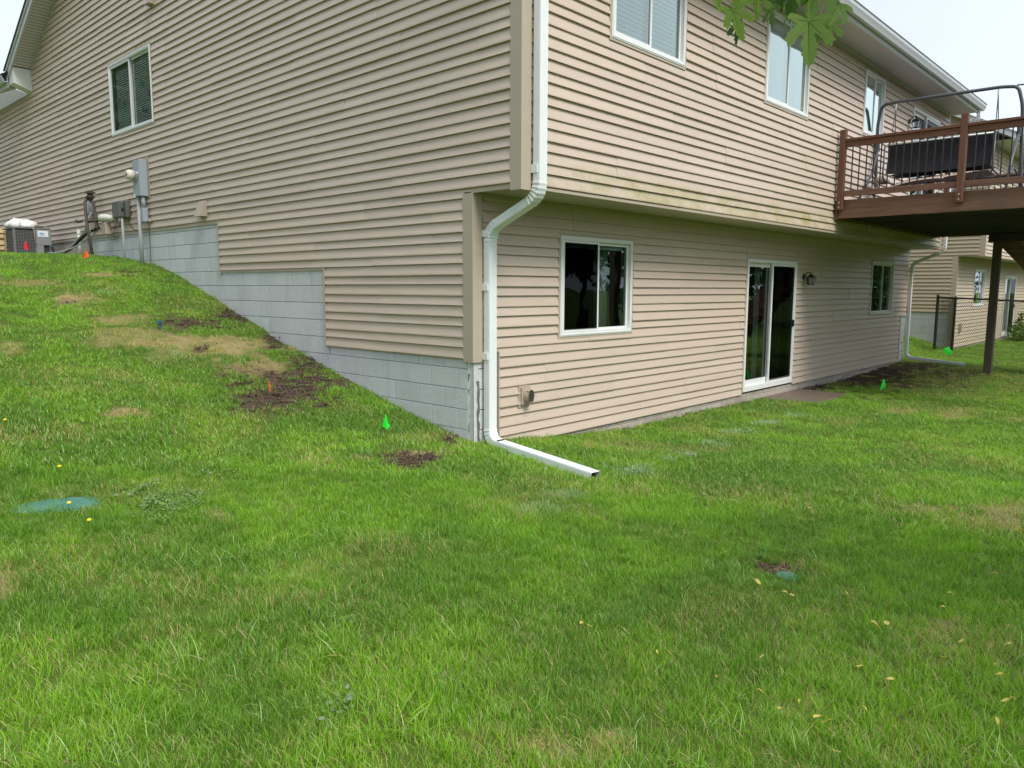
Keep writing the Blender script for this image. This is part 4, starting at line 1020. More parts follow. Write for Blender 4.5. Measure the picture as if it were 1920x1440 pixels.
# seat: mesh back hung between two rails, nearest to the camera
def seat_back(t):
    n = 14; rows = []
    for i in range(n+1):
        u = i/n; y = -1.0-1.50*u; sag = .02*math.sin(math.pi*u)
        rows.append([(SX-.34+.03*math.sin(v_*3.1), y, 3.04-.46*v_-sag*v_) for v_ in [k/6 for k in range(7)]])
    for a, b in zip(rows[:-1], rows[1:]):
        for k in range(6): t.quad(a[k], a[k+1], b[k+1], b[k])
    for a, b in zip(rows[:-1], rows[1:]):
        for k in range(6): t.quad(*[(p[0]+.012, p[1], p[2]) for p in (a[k], b[k], b[k+1], a[k+1])])
sp('backrest', M['mesh_fabric'], seat_back, smooth=True)
sp('backrest_rail', M['white'], lambda t: t.tube([(SX-.335,-.99,3.055),(SX-.335,-2.52,3.055)], .014, 8), smooth=True)
sp('seat_frame', M['swing'], lambda t: t.tube(arc([(SX-.33,-.95,3.05),(SX-.36,-.95,2.50),(SX+.24,-.95,2.46),(SX+.24,-2.53,2.46),(SX-.36,-2.53,2.50),(SX-.33,-2.53,3.05)], 4, .2), .014, 8), smooth=True)
def cush(x0, x1, z, th, m, name, droop):
    def f(t):
        n, k = 16, 8; top = []; bot = []
        for i in range(n+1):
            u = i/n; y = -1.02-1.46*u; a = []; b = []
            for j in range(k+1):
                v = j/k; x = x0+(x1-x0)*v; e = min(1, 6*u, 6*(1-u))*min(1, 5*v+.15, 5*(1-v)+.15)
                zz = z+droop(u, v)+.008*math.sin(9*u+4*v); a.append((x, y, zz+th*.5*e)); b.append((x, y, zz-th*.5*e))
            top.append(a); bot.append(b)
        for i in range(n):
            for j in range(k):
                t.quad(top[i][j], top[i+1][j], top[i+1][j+1], top[i][j+1]); t.quad(bot[i][j], bot[i][j+1], bot[i+1][j+1], bot[i+1][j])
    return sp(name, m, f, smooth=True)
cush(SX-.40, SX+.20, 2.50, .09, M['cushion'], 'seat_cushion', lambda u, v: -.18*(1-u)**1.5*(1-v)+.02*math.sin(6*u))
cush(SX-.30, SX+.16, 2.585, .03, M['mesh_fabric'], 'seat_pad', lambda u, v: -.02*(1-u))
sp('bolster', M['cushion'], lambda t: t.tube([(SX-.30, -.86, 2.50), (SX-.12, -.87, 2.52), (SX+.1, -.88, 2.52)], [.05, .075, .05], 12), smooth=True)
# small side table at the near end
sp('side_arm', M['swing'], lambda t: t.tube(arc([(SX-.40,-.74,2.22),(SX-.32,-.80,2.34),(SX-.30,-1.3,2.36)], 4), .012, 6))

# ------------------------------------------------------------------ wall lanterns
def lantern(x, yw, z, label):
    L_ = thing('wall_lantern', label, 'lamp', (x, yw, z), 'black coach lanterns beside the sliding doors')
    def lp(n_, m, f, **k):
        o = one(n_, m, f, parent=L_, **k); c = Vector((x, yw, z)); o.data.transform(Matrix.Translation(c) @ Matrix.Scale(.82, 4) @ Matrix.Translation(-c)); return o
    lp('mount_block', M['trim'], lambda t: t.box(x-.075, x+.075, yw-.035, yw-.018, z-.12, z+.12))
    lp('wall_plate', M['black'], lambda t: t.disc_stack((x, yw-.036, z+.04), (0,-1,0), [(0,.058),(.02,.05),(.03,.02)], 14))
    lp('arm', M['black'], lambda t: t.tube(arc([(x, yw-.06, z+.04), (x, yw-.11, z+.14), (x, yw-.19, z+.12), (x, yw-.19, z+.07)], 5), .010, 8))
    cx, cy = x, yw-.19
    def sq(h, r_): return [(cx+r_*a, cy+r_*b, h) for a, b in ((-1,-1),(1,-1),(1,1),(-1,1))]
    lp('lamp_roof', M['black'], lambda t: (t.loft([sq(z+.02, .075), sq(z+.032, .077), sq(z+.085, .018), sq(z+.105, .012)])))
    lp('lamp_base', M['black'], lambda t: (t.loft([sq(z-.125, .048), sq(z-.115, .055), sq(z-.105, .055)])))
    def bars(t):
        for a, b in ((-1,-1),(1,-1),(1,1),(-1,1)): t.beam((cx+.052*a, cy+.052*b, z-.106), (cx+.070*a, cy+.070*b, z+.02), .009, .009)
    lp('lamp_cage', M['black'], bars)
    lp('lamp_glass', M['lampglass'], lambda t: (t.loft([sq(z-.104, .049), sq(z+.018, .066)], cap=False)))
    lp('bulb', M['cream'], lambda t: t.disc_stack((cx, cy, z-.10), (0,0,1), [(0,.012),(.04,.02),(.07,.024),(.1,.008)], 10), smooth=True)
lantern(7.80, 0, .85, 'black coach lantern beside the lower sliding door')
lantern(10.85, -OV, 3.80, 'black coach lantern beside the upper sliding door above the deck')

# ------------------------------------------------------------------ utilities on the west wall
em = thing('electric_meter', 'light grey electric meter box with round glass meter and conduit on siding', 'electric meter', (-.1, 7.5, 1.1))
def ep(n_, m, f, **k): return one(n_, m, f, parent=em, **k)
ep('meter_backing', M['beige'], lambda t: t.box(-.032, -.018, 7.34, 7.68, 2.08, 2.73))
ep('meter_box', M['galv'], lambda t: t.box(-.155, -.033, 7.40, 7.66, 2.115, 2.68), bevel=.006)
ep('box_cover', M['galv'], lambda t: t.box(-.165, -.156, 7.405, 7.655, 2.12, 2.66), bevel=.003)
ep('meter_ring', M['chrome'], lambda t: t.disc_stack((-.166, 7.53, 2.44), (-1,0,0), [(0,.092),(.035,.092),(.036,.085)], 24))
ep('meter_glass', M['cream'], lambda t: t.disc_stack((-.202, 7.53, 2.44), (-1,0,0), [(0,.080),(.075,.078),(.10,.065),(.105,.03)], 24), smooth=True)
ep('meter_face', M['darkgrey'], lambda t: t.disc_stack((-.308, 7.53, 2.44), (-1,0,0), [(0,.028),(.002,.028)], 16))
ep('meter_seal', M['cream'], lambda t: t.box(-.172, -.160, 7.60, 7.66, 2.10, 2.16))
ep('conduit', M['galvpipe'], lambda t: t.tube([(-.115, 7.60, 2.116), (-.115, 7.60, .9)], .031, 12), smooth=True)
ep('conduit', M['galv'], lambda t: t.tube([(-.10, 7.46, 2.116), (-.09, 7.46, 1.93)], .028, 12), smooth=True)
ep('conduit_fitting', M['galv'], lambda t: t.box(-.135, -.055, 7.40, 7.50, 1.71, 1.93), bevel=.01)
ep('conduit_fitting', M['galvpipe'], lambda t: t.tube([(-.06, 7.39, 1.74), (-.06, 7.34, 1.735)], .024, 10))
ep('ground_wire', M['iron'], lambda t: t.tube([(-.04, 7.44, 1.71), (-.035, 7.45, 1.3), (-.04, 7.44, 1.0)], .006, 6))
tb = thing('cable_box', 'dark grey plastic cable junction box left of the electric meter', 'junction box', (-.08, 8.38, 1.95))
def tp(n_, m, f, **k): return one(n_, m, f, parent=tb, **k)
tp('box_body', M['darkgrey'], lambda t: t.box(-.10, -.018, 8.18, 8.60, 1.82, 2.12), bevel=.02)
tp('box_lid', M['darkgrey'], lambda t: t.box(-.185, -.101, 8.26, 8.58, 1.83, 2.10), bevel=.014)
tp('latch', M['black'], lambda t: t.box(-.15, -.12, 8.245, 8.259, 1.94, 1.98))
tp('conduit', M['galvpipe'], lambda t: t.tube([(-.13, 8.30, 1.83), (-.13, 8.27, .98)], .020, 8), smooth=True)
tp('cable_gland', M['cream'], lambda t: t.tube([(-.14, 8.36, 1.835), (-.14, 8.37, 1.775)], .022, 8))
tp('cable', M['black'], lambda t: t.tube(arc([(-.06, 8.25, 1.83), (-.03, 8.24, 1.70), (-.03, 8.0, 1.60)], 3), .006, 5))

gm_ = thing('gas_meter', 'brown gas riser pipe with regulator and cream valve body by the wall', 'gas meter', (-.15, 9.6, 1.2))
def gp_(n_, m, f, **k): return one(n_, m, f, parent=gm_, **k)
gp_('riser_pipe', M['iron'], lambda t: t.tube([(-.30, 9.25, 1.13), (-.30, 9.46, 1.75), (-.26, 9.62, 2.17), (-.2, 9.62, 2.25)], .026, 10), smooth=True)
gp_('regulator', M['iron'], lambda t: t.disc_stack((-.17, 9.60, 2.19), (0,0,1), [(0,.03),(.05,.05),(.06,.075),(.08,.08),(.09,.05),(.13,.045),(.135,.085),(.16,.085),(.165,.05),(.18,.05)], 16), smooth=False)
gp_('drop_pipe', M['iron'], lambda t: t.tube(arc([(-.17, 9.60, 2.19), (-.14, 9.56, 2.16), (-.14, 9.50, 1.95), (-.16, 9.46, 1.84)], 4), .026, 10), smooth=True)
gp_('cross_pipe', M['iron'], lambda t: t.tube([(-.28, 9.55, 1.82), (-.20, 9.10, 1.83)], .024, 10), smooth=True)
gp_('valve', M['iron'], lambda t: t.tube([(-.33, 9.62, 1.83), (-.33, 9.86, 1.83), (-.33, 9.90, 1.85)], [.026, .018, .03], 8))
gp_('shutoff_body', M['cream'], lambda t: (t.tube([(-.20, 9.12, 1.85), (-.19, 9.03, 1.86), (-.16, 8.90, 1.86), (-.14, 8.80, 1.85), (-.10, 8.68, 1.85)], [.03, .07, .062, .05, .045], 14)), smooth=True)
gp_('wall_plate', M['beige'], lambda t: t.box(-.05, -.019, 8.66, 8.86, 1.72, 1.98))
gp_('valve_cover', M['beige'], lambda t: t.box(-.20, -.10, 8.88, 9.08, 1.575, 1.79), bevel=.012)
gp_('valve_cover', M['beige'], lambda t: t.box(-.05, -.019, 8.80, 9.10, 1.555, 1.60))
gp_('elbow', M['iron'], lambda t: t.tube([(-.22, 9.24, 1.80), (-.22, 9.22, 1.72), (-.22, 9.14, 1.70)], .030, 8))
dbx = thing('disconnect_box', 'small light grey disconnect box behind the gas riser', 'switch box', (-.08, 9.95, 2.1))
one('box_body', M['galv'], lambda t: t.box(-.11, -.019, 9.86, 10.06, 1.98, 2.28), parent=dbx, bevel=.008)
one('box_lid', M['galvpipe'], lambda t: t.box(-.125, -.111, 9.87, 10.05, 1.99, 2.23), parent=dbx, bevel=.004)
one('whip', M['galvpipe'], lambda t: t.tube(arc([(-.09, 9.92, 1.985), (-.12, 9.85, 1.6), (-.30, 10.1, 1.40), (-.42, 10.8, 1.30), (-.38, 11.45, 1.34)], 6), .014, 8), parent=dbx, smooth=True)
pv = thing('drain_pipe', 'short white plastic drain pipe standing against the foundation', 'pipe', (-.1, 10.5, 1.25))
one('pipe', M['white'], lambda t: t.tube([(-.13, 10.45, 1.15), (-.13, 10.45, 1.68)], .022, 10), parent=pv, smooth=True)
one('pipe_cap', M['white'], lambda t: t.tube([(-.13, 10.45, 1.66), (-.13, 10.45, 1.74)], .034, 10), parent=pv)

ac = thing('air_conditioner', 'dark grey outdoor air conditioning unit with louvred sides on its pad', 'air conditioner', (-.6, 11.9, 1.25))
def ap(n_, m, f, **k): return one(n_, m, f, parent=ac, **k)
AX0, AX1, AY0, AY1, AZ0, AZ1 = -.92, -.30, 11.5, 12.20, 1.285, 1.80
ap('pad', M['mortar'], lambda t: t.box(AX0-.08, AX1+.06, AY0-.09, AY1+.1, 1.20, AZ0-.002))
ap('coil_core', M['acdark'], lambda t: t.box(AX0+.03, AX1-.03, AY0+.03, AY1-.03, AZ0, AZ1-.04))
n = 17
for i in range(n):
    z = AZ0+.015+i*(AZ1-.06-AZ0)/n
    ap('louvre', M['acgrey'], lambda t: (t.box(AX0+.001, AX0+.335, AY0, AY0+.02, z, z+.012), t.box(AX0-.006, AX0, AY0+.06, AY1, z, z+.012)))
for i in range(8):
    ap('louvre_rib', M['acgrey'], lambda t: t.box(AX0+.02+i*.045, AX0+.026+i*.045, AY0-.006, AY0-.001, AZ0, AZ1-.04))
ap('corner_post', M['acgrey'], lambda t: (t.box(AX0-.008, AX0+.03, AY0-.008, AY0+.055, AZ0, AZ1-.03)), bevel=.006)
ap('corner_post', M['acgrey'], lambda t: (t.box(AX0+.335, AX0+.365, AY0-.008, AY0+.03, AZ0, AZ1-.03)), bevel=.006)
ap('service_panel', M['acpanel'], lambda t: t.box(AX0+.366, AX1+.005, AY0-.01, AY1-.2, AZ0+.19, AZ1-.03), bevel=.006)
ap('service_panel', M['acpanel'], lambda t: t.box(AX0+.366, AX0+.49, AY0-.006, AY0+.3, AZ0, AZ0+.189), bevel=.004)
ap('side_vents', M['acdark'], lambda t: [t.box(AX1+.006, AX1+.012, AY0+.06, AY0+.3, AZ0+.26+i*.05, AZ0+.28+i*.05) for i in range(5)])
ap('top_cover', M['acgrey'], lambda t: t.box(AX0-.012, AX1+.012, AY0-.015, AY1, AZ1-.03, AZ1), bevel=.01)
ap('fan_grille', M['iron'], lambda t: [t.tube([(AX0+.3+.24*r_*math.cos(a)/1, AY0+.33+.24*r_*math.sin(a), AZ1+.03*(1-r_)+.012) for a in [2*math.pi*k/18 for k in range(19)]], .006, 4, cap=False) for r_ in (.3, .6, .9, 1.1)])
lab = ap('label', M['paper'], lambda t: t.box(AX0+.395, AX1-.045, AY0-.0135, AY0-.011, AZ1-.165, AZ1-.05))
t = MB(); t.poly([(AX0+.465+.045*math.cos(a), AY0-.0145, AZ1-.105+.02*math.sin(a)) for a in [2*math.pi*k/16 for k in range(16)]]); t.build('label_print', M['blue'], lab)
t = MB()
for i in range(3): t.quad((AX0+.42,AY0-.0145,AZ1-.132-i*.009),(AX0+.53-.02*i,AY0-.0145,AZ1-.132-i*.009),(AX0+.53-.02*i,AY0-.0145,AZ1-.135-i*.009),(AX0+.42,AY0-.0145,AZ1-.135-i*.009))
t.build('label_print', M['blue'], lab)
hose = thing('refrigerant_line', 'black insulated line looping from the air conditioner up to the wall', 'hose', (-.3, 10.8, 1.3))
one('line', M['black'], lambda t: t.tube(arc([(-.30, 11.45, 1.42), (-.36, 11.15, 1.29), (-.28, 10.6, 1.33), (-.12, 10.05, 1.66), (-.02, 9.80, 1.74)], 6), .026, 10), parent=hose, smooth=True)
one('line', M['galvpipe'], lambda t: t.tube(arc([(-.33, 11.42, 1.36), (-.42, 11.0, 1.25), (-.36, 10.4, 1.33), (-.22, 9.75, 1.70), (-.21, 9.50, 1.98)], 6), .013, 8), parent=hose, smooth=True)
one('fitting', M['bluep'], lambda t: t.box(-.40, -.30, 11.2, 11.3, 1.25, 1.31), parent=hose)

# white bag of scraps on the air conditioner
def blob_mesh(c, rx, ry, rz, seed, nz=10, nu=18, flat=.0):
    rn = random.Random(seed); ph = [rn.random()*6 for _ in range(8)]; t = MB(); rings = []
    for i in range(nz+1):
        th = math.pi*i/nz; ring = []
        for j in range(nu):
            a = 2*math.pi*j/nu
            k = 1+.10*math.sin(3*a+ph[0]+th*2)+.07*math.sin(5*a+ph[1])*math.sin(th*3+ph[2])+.05*math.sin(9*a+ph[3]+4*th)
            ring.append((c[0]+rx*k*math.sin(th)*math.cos(a), c[1]+ry*k*math.sin(th)*math.sin(a), c[2]+max(-flat, rz*k*math.cos(th))))
        rings.append(ring)
    t.loft(rings); return t
bg_ = thing('plastic_bag', 'crumpled white plastic bag lying on top of the air conditioner', 'bag', (-.68, 11.8, AZ1))
blob_mesh((-.68, 11.88, AZ1+.045), .27, .26, .13, 3, flat=.04).build('bag', M['bag'], bg_, smooth=True)
blob_mesh((-.83, 11.72, AZ1+.05), .10, .12, .12, 8, flat=.045).build('bag_fold', M['bag'], bg_, smooth=True)
hs_ = thing('garden_hose', 'thin tan hose coiled over the top edge of the air conditioner', 'hose', (-.45, 11.6, AZ1))
one('hose', M['beige'], lambda t: t.tube(arc([(-.42, 11.9, AZ1+.03), (-.40, 11.62, AZ1+.05), (-.52, 11.56, AZ1+.06), (-.60, 11.50, AZ1+.02), (-.585, 11.475, AZ1-.06), (-.58, 11.473, AZ1-.35)], 5), .007, 6), parent=hs_, smooth=True)
one('hose', M['beige'], lambda t: t.tube(arc([(-.30, 11.56, AZ1+.012), (-.38, 11.55, AZ1+.05), (-.50, 11.60, AZ1+.05)], 5), .009, 6), parent=hs_, smooth=True)

# stack of pale pallets beyond
pal = thing('pallet_stack', 'stack of pale wooden pallets behind the air conditioner at the left edge', 'pallets', (-1.15, 13, 1.25))
for k in range(5):
    z = 1.262+k*.117
    for i in range(4):
        one('pallet_board', M['pine'], lambda t: t.box(-1.75, -.83+.02*((k+i) % 2), 12.6+i*.30, 12.74+i*.30, z+.082, z+.100), parent=pal)
    for i in range(5):
        one('pallet_block', M['pine'], lambda t: t.box(-1.72+i*.205, -1.60+i*.205+.02, 12.62, 13.62, z, z+.080), parent=pal)
    one('pallet_board', M['pine'], lambda t: t.box(-1.75, -.82, 12.585, 12.60, z+.01+.02*(k % 2), z+.078), parent=pal)
# ------------------------------------------------------------------ marker flags and small things in the lawn
def flag(x, y, h, m, label, pts, lean=(0, 0), wirem='chrome', name='marker_flag'):
    g0 = float(terrain(x, y)); F = thing(name, label, 'flag', (x, y, g0))
    topp = Vector((x+lean[0], y+lean[1], g0+h))
    one('wire', M[wirem], lambda t: t.tube([(x, y, g0-.03), topp], .0016, 5), parent=F)
    # pts in camera-facing wall coordinates: across, down, forward
    ax = Vector((.68, -.73, 0)); fwv = Vector((-.73, -.68, 0)); up_ = Vector((0, 0, 1))
    t = MB(); P_ = [topp+ax*a+up_*b+fwv*c for a, b, c in pts]
    for i in range(1, len(P_)-1): t.poly([P_[0], P_[i], P_[i+1]])
    t.build('flag', M[m], F)
flag(-.80, 8.05, .16, 'orange', 'bright orange triangle flag on the crest before the white drain pipe', [(0,0,0),(.055,-.10,.01),(.03,-.125,.02),(-.045,-.14,0),(-.04,-.11,.02)])
flag(-1.28, 1.60, .19, 'orange', 'thin orange flag standing in the bare soil patch', [(0,.0,0),(.012,-.04,.01),(.022,-.12,.03),(.006,-.105,.02),(-.008,-.05,0)])
flag(-.66, .53, .205, 'green', 'bright green flag hanging limp in grass near the house corner', [(0,0,0),(.030,-.075,.03),(.042,-.115,.02),(.018,-.15,.03),(-.035,-.125,0),(-.02,-.08,.02),(-.012,-.04,0)])
flag(8.54, -1.18, .24, 'green', 'narrow green flag in the shaded grass beyond the patio slab', [(0,0,0),(.03,-.03,0),(.035,-.13,.03),(-.04,-.19,0),(.0,-.1,.01)])
flag(14.35, -.75, .30, 'green', 'square green flag at the foot of the fence', [(-.07,0,0),(.06,.06,0),(.14,-.09,.02),(.02,-.15,0)])
flag(-1.66, 7.9, .27, 'red', 'dark red flag in front of the air conditioner louvres', [(-.02,0,0),(.02,-.05,0),(.045,-.08,.02),(.03,-.13,0),(-.03,-.12,.02),(-.04,-.06,0)])
bp_ = thing('sprinkler_stake', 'short blue plastic stake standing in dark soil on the bank', 'stake', (-1.355, 3.96, float(terrain(-1.355, 3.96))))
g0 = bp_.location.z
one('stem', M['bluep'], lambda t: t.tube([(-1.355, 3.96, g0-.02), (-1.357, 3.96, g0+.07)], .010, 8), parent=bp_)
one('cap', M['bluep'], lambda t: t.tube([(-1.357, 3.96, g0+.06), (-1.36, 3.96, g0+.075), (-1.36, 3.96, g0+.105)], [.014, .026, .024], 10), parent=bp_)
# valve box lids
def lid(c, w_, l_, rot, label, rnd=False):
    g0 = float(terrain(c[0], c[1])); T = thing('valve_box', label, 'valve box', (c[0], c[1], g0))
    t = MB(); k = 24
    def out(s, h):
        r_ = []
        for i in range(k):
            a = 2*math.pi*i/k; ca, sa_ = math.cos(a), math.sin(a)
            p = 5.0 if not rnd else 2.0
            q = (abs(ca)**p+abs(sa_)**p)**(-1/p); u, v = q*ca*w_/2*s, q*sa_*l_/2*s
            x, y = c[0]+u*math.cos(rot)-v*math.sin(rot), c[1]+u*math.sin(rot)+v*math.cos(rot)
            r_.append((x, y, float(terrain(x, y))*.5+g0*.5+h-.016))
        return r_
    t.loft([out(1.06, -.05), out(1.06, .012), out(1.02, .015)]); t.build('rim', M['teal'], T)
    t = MB(); t.loft([out(.97, -.02), out(.97, .022), out(.94, .025)]); L_ = t.build('lid', M['teal'], T)
lid((-3.70, -.10), .47, .22, R(-18), 'faded green rectangular valve box lid sunk in the grass at left')
lid((-.90, -3.56), .14, .14, 0, 'small round faded green valve lid at the edge of a straw patch', True)

# concrete slab at the sliding door
t = MB()
sl2 = [(6.35,-.02),(7.85,-.02),(7.8,-.92),(6.4,-.92)]
g0 = -1.045
t.loft([[(x, y, g0-.10) for x, y in sl2], [(x, y, g0-.006) for x, y in sl2], [(x+(.01 if x < 7 else -.01), y+(.01 if y < -.5 else -.01), g0+.002) for x, y in sl2]])
sb_ = tag(t.build('door_slab', M['concrete'], fix=True), 'small wet concrete slab below the lower sliding door', 'concrete slab')

# ------------------------------------------------------------------ chain link fence
P1, P2 = Vector((17.2, .20, 0)), Vector((13.6, -4.2, 0))
FH = 1.42
fe = thing('chain_link_fence', 'black chain link fence between the two lots', 'fence', (17.2, .2, -1))
def fp(n_, m, f, **k): return one(n_, m, f, parent=fe, **k)
def zf_(p): return float(terrain(p.x, p.y))
def fpanel(a, b, nposts, name='mesh_panel'):
    ga, gb = zf_(a), zf_(b); L_ = (b-a).length
    fp('fence_rail', M['black'], lambda t: t.tube([a+Vector((0,0,ga+FH-.02)), b+Vector((0,0,gb+FH-.02))], .021, 8), smooth=True)
    for i in range(nposts+1):
        p = a.lerp(b, i/nposts); g = zf_(p)
        fp('fence_post', M['black'], lambda t: t.tube([p+Vector((0,0,g-.1)), p+Vector((0,0,g+FH+.03)), p+Vector((0,0,g+FH+.05))], [.030, .030, .012], 10), smooth=False)
    # woven diamonds: two families of diagonal wires
    t = MB(); pitch = .075; n = int((L_+FH)/pitch); nrm = Vector((-(b-a).y, (b-a).x, 0)).normalized()*.0017
    d = (b-a)/L_
    for fam in (1, -1):
        for i in range(-int(FH/pitch)-1, int(L_/pitch)+2):
            s0 = i*pitch; s1 = s0+FH
            u0, z0_, u1, z1_ = s0, 0, s1, FH
            if u0 < 0: z0_ = -u0; u0 = 0
            if u1 > L_: z1_ -= u1-L_; u1 = L_
            if z1_ <= z0_: continue
            if fam < 0: z0_, z1_ = FH-z0_, FH-z1_
            def W(u, z):
                g = ga+(gb-ga)*u/L_; return a+d*u+Vector((0, 0, g+.02+z*(FH-.05)/FH))+nrm*fam
            p, q = W(u0, z0_), W(u1, z1_); dr_ = (q-p).normalized(); s_ = dr_.cross(nrm).normalized()*.0032
            t.quad(p-s_, q-s_, q+s_, p+s_); t.quad(p-nrm*fam*1.2, q-nrm*fam*1.2, q+nrm*fam*1.2, p+nrm*fam*1.2)
    stuff(t.build('wire_mesh', M['fencewire'], fe))
fpanel(P1, P2, 3)
P3 = Vector((18.10, -.02, 0)); fpanel(P1+Vector((.06,0,0)), P3, 1)
# shrub, patio umbrella base and grill in the neighbour's yard, just inside the right edge
def leaf_cloud(t, c, rx, ry, rz, n, size, seed, hollow=.35):
    rn = np.random.default_rng(seed)
    d = rn.normal(size=(n, 3)); d /= np.linalg.norm(d, axis=1)[:, None]
    r_ = (hollow+(1-hollow)*rn.random(n)**.5)
    lump = 1+.22*np.sin(d[:,0]*4+seed)*np.sin(d[:,1]*5+2*seed)+.15*np.sin(d[:,2]*7+d[:,0]*6)
    p = d*r_[:, None]*lump[:, None]*np.array([rx, ry, rz])+np.array(c)
    for q in p:
        a = rn.normal(size=3); a /= np.linalg.norm(a); b = np.cross(a, rn.normal(size=3)); b /= np.linalg.norm(b)
        s = size*(.6+.8*rn.random()); k = len(t.v)
        t.v += [tuple(q-a*s), tuple(q+b*s*.5), tuple(q+a*s), tuple(q-b*s*.5)]; t.f.append((k, k+1, k+2, k+3))
sh_ = thing('shrub', 'loose green shrub beyond the fence by the neighbouring door', 'shrub', (24.6, -.8, -1.05))
t = MB(); leaf_cloud(t, (24.4, -.55, -.70), 1.3, .30, .32, 700, .045, 4); leaf_cloud(t, (25.4, -.5, -.45), .7, .3, .45, 500, .045, 5)
stuff(t.build('foliage', M['maple'], sh_))
one('stem', M['bark'], lambda t: [t.tube([(24.4+i*.35, -.6, -1.1), (24.3+i*.4, -.6+.05*i, -.5)], .012, 5) for i in range(4)], parent=sh_)
gr = thing('grill', 'black kettle grill standing behind the fence at the right edge', 'grill', (22.9, -1.75, -1.05))
one('bowl', M['black'], lambda t: t.disc_stack((22.95, -1.75, -.40), (0,0,1), [(0,.08),(.05,.2),(.14,.28),(.2,.29),(.28,.26),(.36,.16),(.40,.03)], 18), parent=gr, smooth=True)
for a in (0, 2.1, 4.2):
    one('leg', M['black'], lambda t: t.tube([(22.95+.12*math.cos(a), -1.75+.12*math.sin(a), -.36), (22.95+.28*math.cos(a), -1.75+.28*math.sin(a), -1.08)], .012, 6), parent=gr)

# ------------------------------------------------------------------ maple bough hanging into the top of the view
def maple_leaf_mesh(seed, fold=.25):
    rn = random.Random(seed)
    half = [(0,-1.0),(.035,-.88),(.10,-.86),(.085,-.76),(.17,-.70),(.12,-.60),(.19,-.50),(.15,-.42),(.09,-.30),(.12,-.26),(.26,-.38),(.30,-.52),(.36,-.47),(.44,-.56),(.43,-.45),(.53,-.43),(.47,-.34),(.44,-.25),(.30,-.16),(.24,-.08),(.32,-.05),(.38,.02),(.42,-.05),(.47,.05),(.40,.12),(.30,.13),(.18,.10),(.08,.03),(0,.0)]
    half = [(x*(1+rn.uniform(-.08,.08)), y+rn.uniform(-.015,.015)) for x, y in half]
    v = []; f = []
    for s in (1, -1):
        n0 = len(v)
        for x, y in half:
            z = -abs(x)*fold
            v.append((s*x, z, y))
        f.append(tuple(range(n0, n0+len(half))) if s > 0 else tuple(reversed(range(n0, n0+len(half)))))
    for tx, ty in ((0,-.93),(.40,-.46),(-.40,-.46),(.38,.02),(-.38,.02)):   # raised midribs
        L2 = math.hypot(tx, ty); px, py = -ty/L2*.009, tx/L2*.009; k = len(v)
        for q in (.012, -.016):
            k = len(v); v += [(px,q,py),(-px,q,-py),(tx,-abs(tx)*fold+q*.6,ty)]; f.append((k,k+1,k+2))
    n0 = len(v)   # petiole
    for a, b in (((0,0,0), (.02,.06,.28)), ((.02,.06,.28), (.06,.16,.55))):
        k = len(v); v += [(a[0]-.010,a[1],a[2]),(a[0]+.010,a[1],a[2]),(b[0]+.009,b[1],b[2]),(b[0]-.009,b[1],b[2])]; f.append((k,k+1,k+2,k+3))
        k = len(v); v += [(a[0],a[1]-.010,a[2]),(a[0],a[1]+.010,a[2]),(b[0],b[1]+.009,b[2]),(b[0],b[1]-.009,b[2])]; f.append((k,k+1,k+2,k+3))
    m_ = bpy.data.meshes.new('leaf'); m_.from_pydata(v, [], f); m_.materials.append(M['maple']); m_.update()
    return m_
LM = [maple_leaf_mesh(i, .12+.14*i) for i in range(4)]
LEAVES = [
(-2.841,-4.030,1.582,0.083,8,0.20),
(-3.054,-4.203,1.406,0.098,18,0.10),
(-2.991,-4.197,1.404,0.076,0,1.35),
(-2.806,-4.152,1.525,0.085,-5,0.30),
(-2.677,-4.141,1.535,0.078,15,1.20),
(-2.705,-4.189,1.511,0.083,12,1.10),
(-2.781,-4.254,1.516,0.099,-4,0.30),
(-2.890,-4.370,1.454,0.116,-20,0.15),
(-3.017,-4.405,1.329,0.130,0,0.10),
(-2.797,-4.398,1.446,0.094,-35,0.40),
(-2.945,-4.406,1.337,0.081,-3,1.40),
(-2.661,-4.321,1.448,0.081,-15,0.20),
(-2.962,-4.130,1.537,0.093,40,0.30),
(-2.776,-4.173,1.584,0.098,30,0.30),
(-2.812,-4.288,1.553,0.109,0,0.20),
(-2.759,-4.345,1.553,0.109,-20,0.40),
(-3.023,-4.220,1.494,0.089,-20,0.30),
(-2.598,-4.363,1.585,0.098,-50,0.30)
]
mt = thing('maple_tree', 'maple tree bough with lobed green leaves hanging in from above', 'tree', (-1.6, -9.2, -1.1))
one('trunk', M['bark'], lambda t: t.tube([(-1.6,-9.2,-1.3),(-1.6,-9.2,-.6),(-1.55,-9.15,.8),(-1.5,-9.1,2.4),(-1.5,-9.0,4.2),(-1.4,-9.0,6.5)], [.24,.19,.165,.15,.11,.04], 14), parent=mt, smooth=True)
for pts, rr in (([(-1.52,-9.1,2.1),(-1.7,-8.0,2.75),(-2.2,-6.6,2.75),(-2.6,-5.3,2.25),(-2.78,-4.55,1.82),(-2.80,-4.25,1.66)], [.06,.045,.03,.016,.008,.004]),
                ([(-2.6,-5.3,2.25),(-2.9,-4.7,1.95),(-2.98,-4.3,1.66)], [.010,.007,.003]),
                ([(-1.5,-9.1,2.6),(-.3,-9.6,3.6),(.8,-10,4.6)], [.06,.04,.015]), ([(-1.5,-9.05,3.0),(-2.8,-9.4,4.0),(-3.7,-9.6,4.9)], [.06,.04,.015]),
                ([(-1.5,-9.0,3.8),(-1.2,-10.2,4.9),(-1.0,-11,5.6)], [.05,.03,.012])):
    one('branch', M['bark'], lambda t: t.tube(pts, rr, 8), parent=mt, smooth=True)
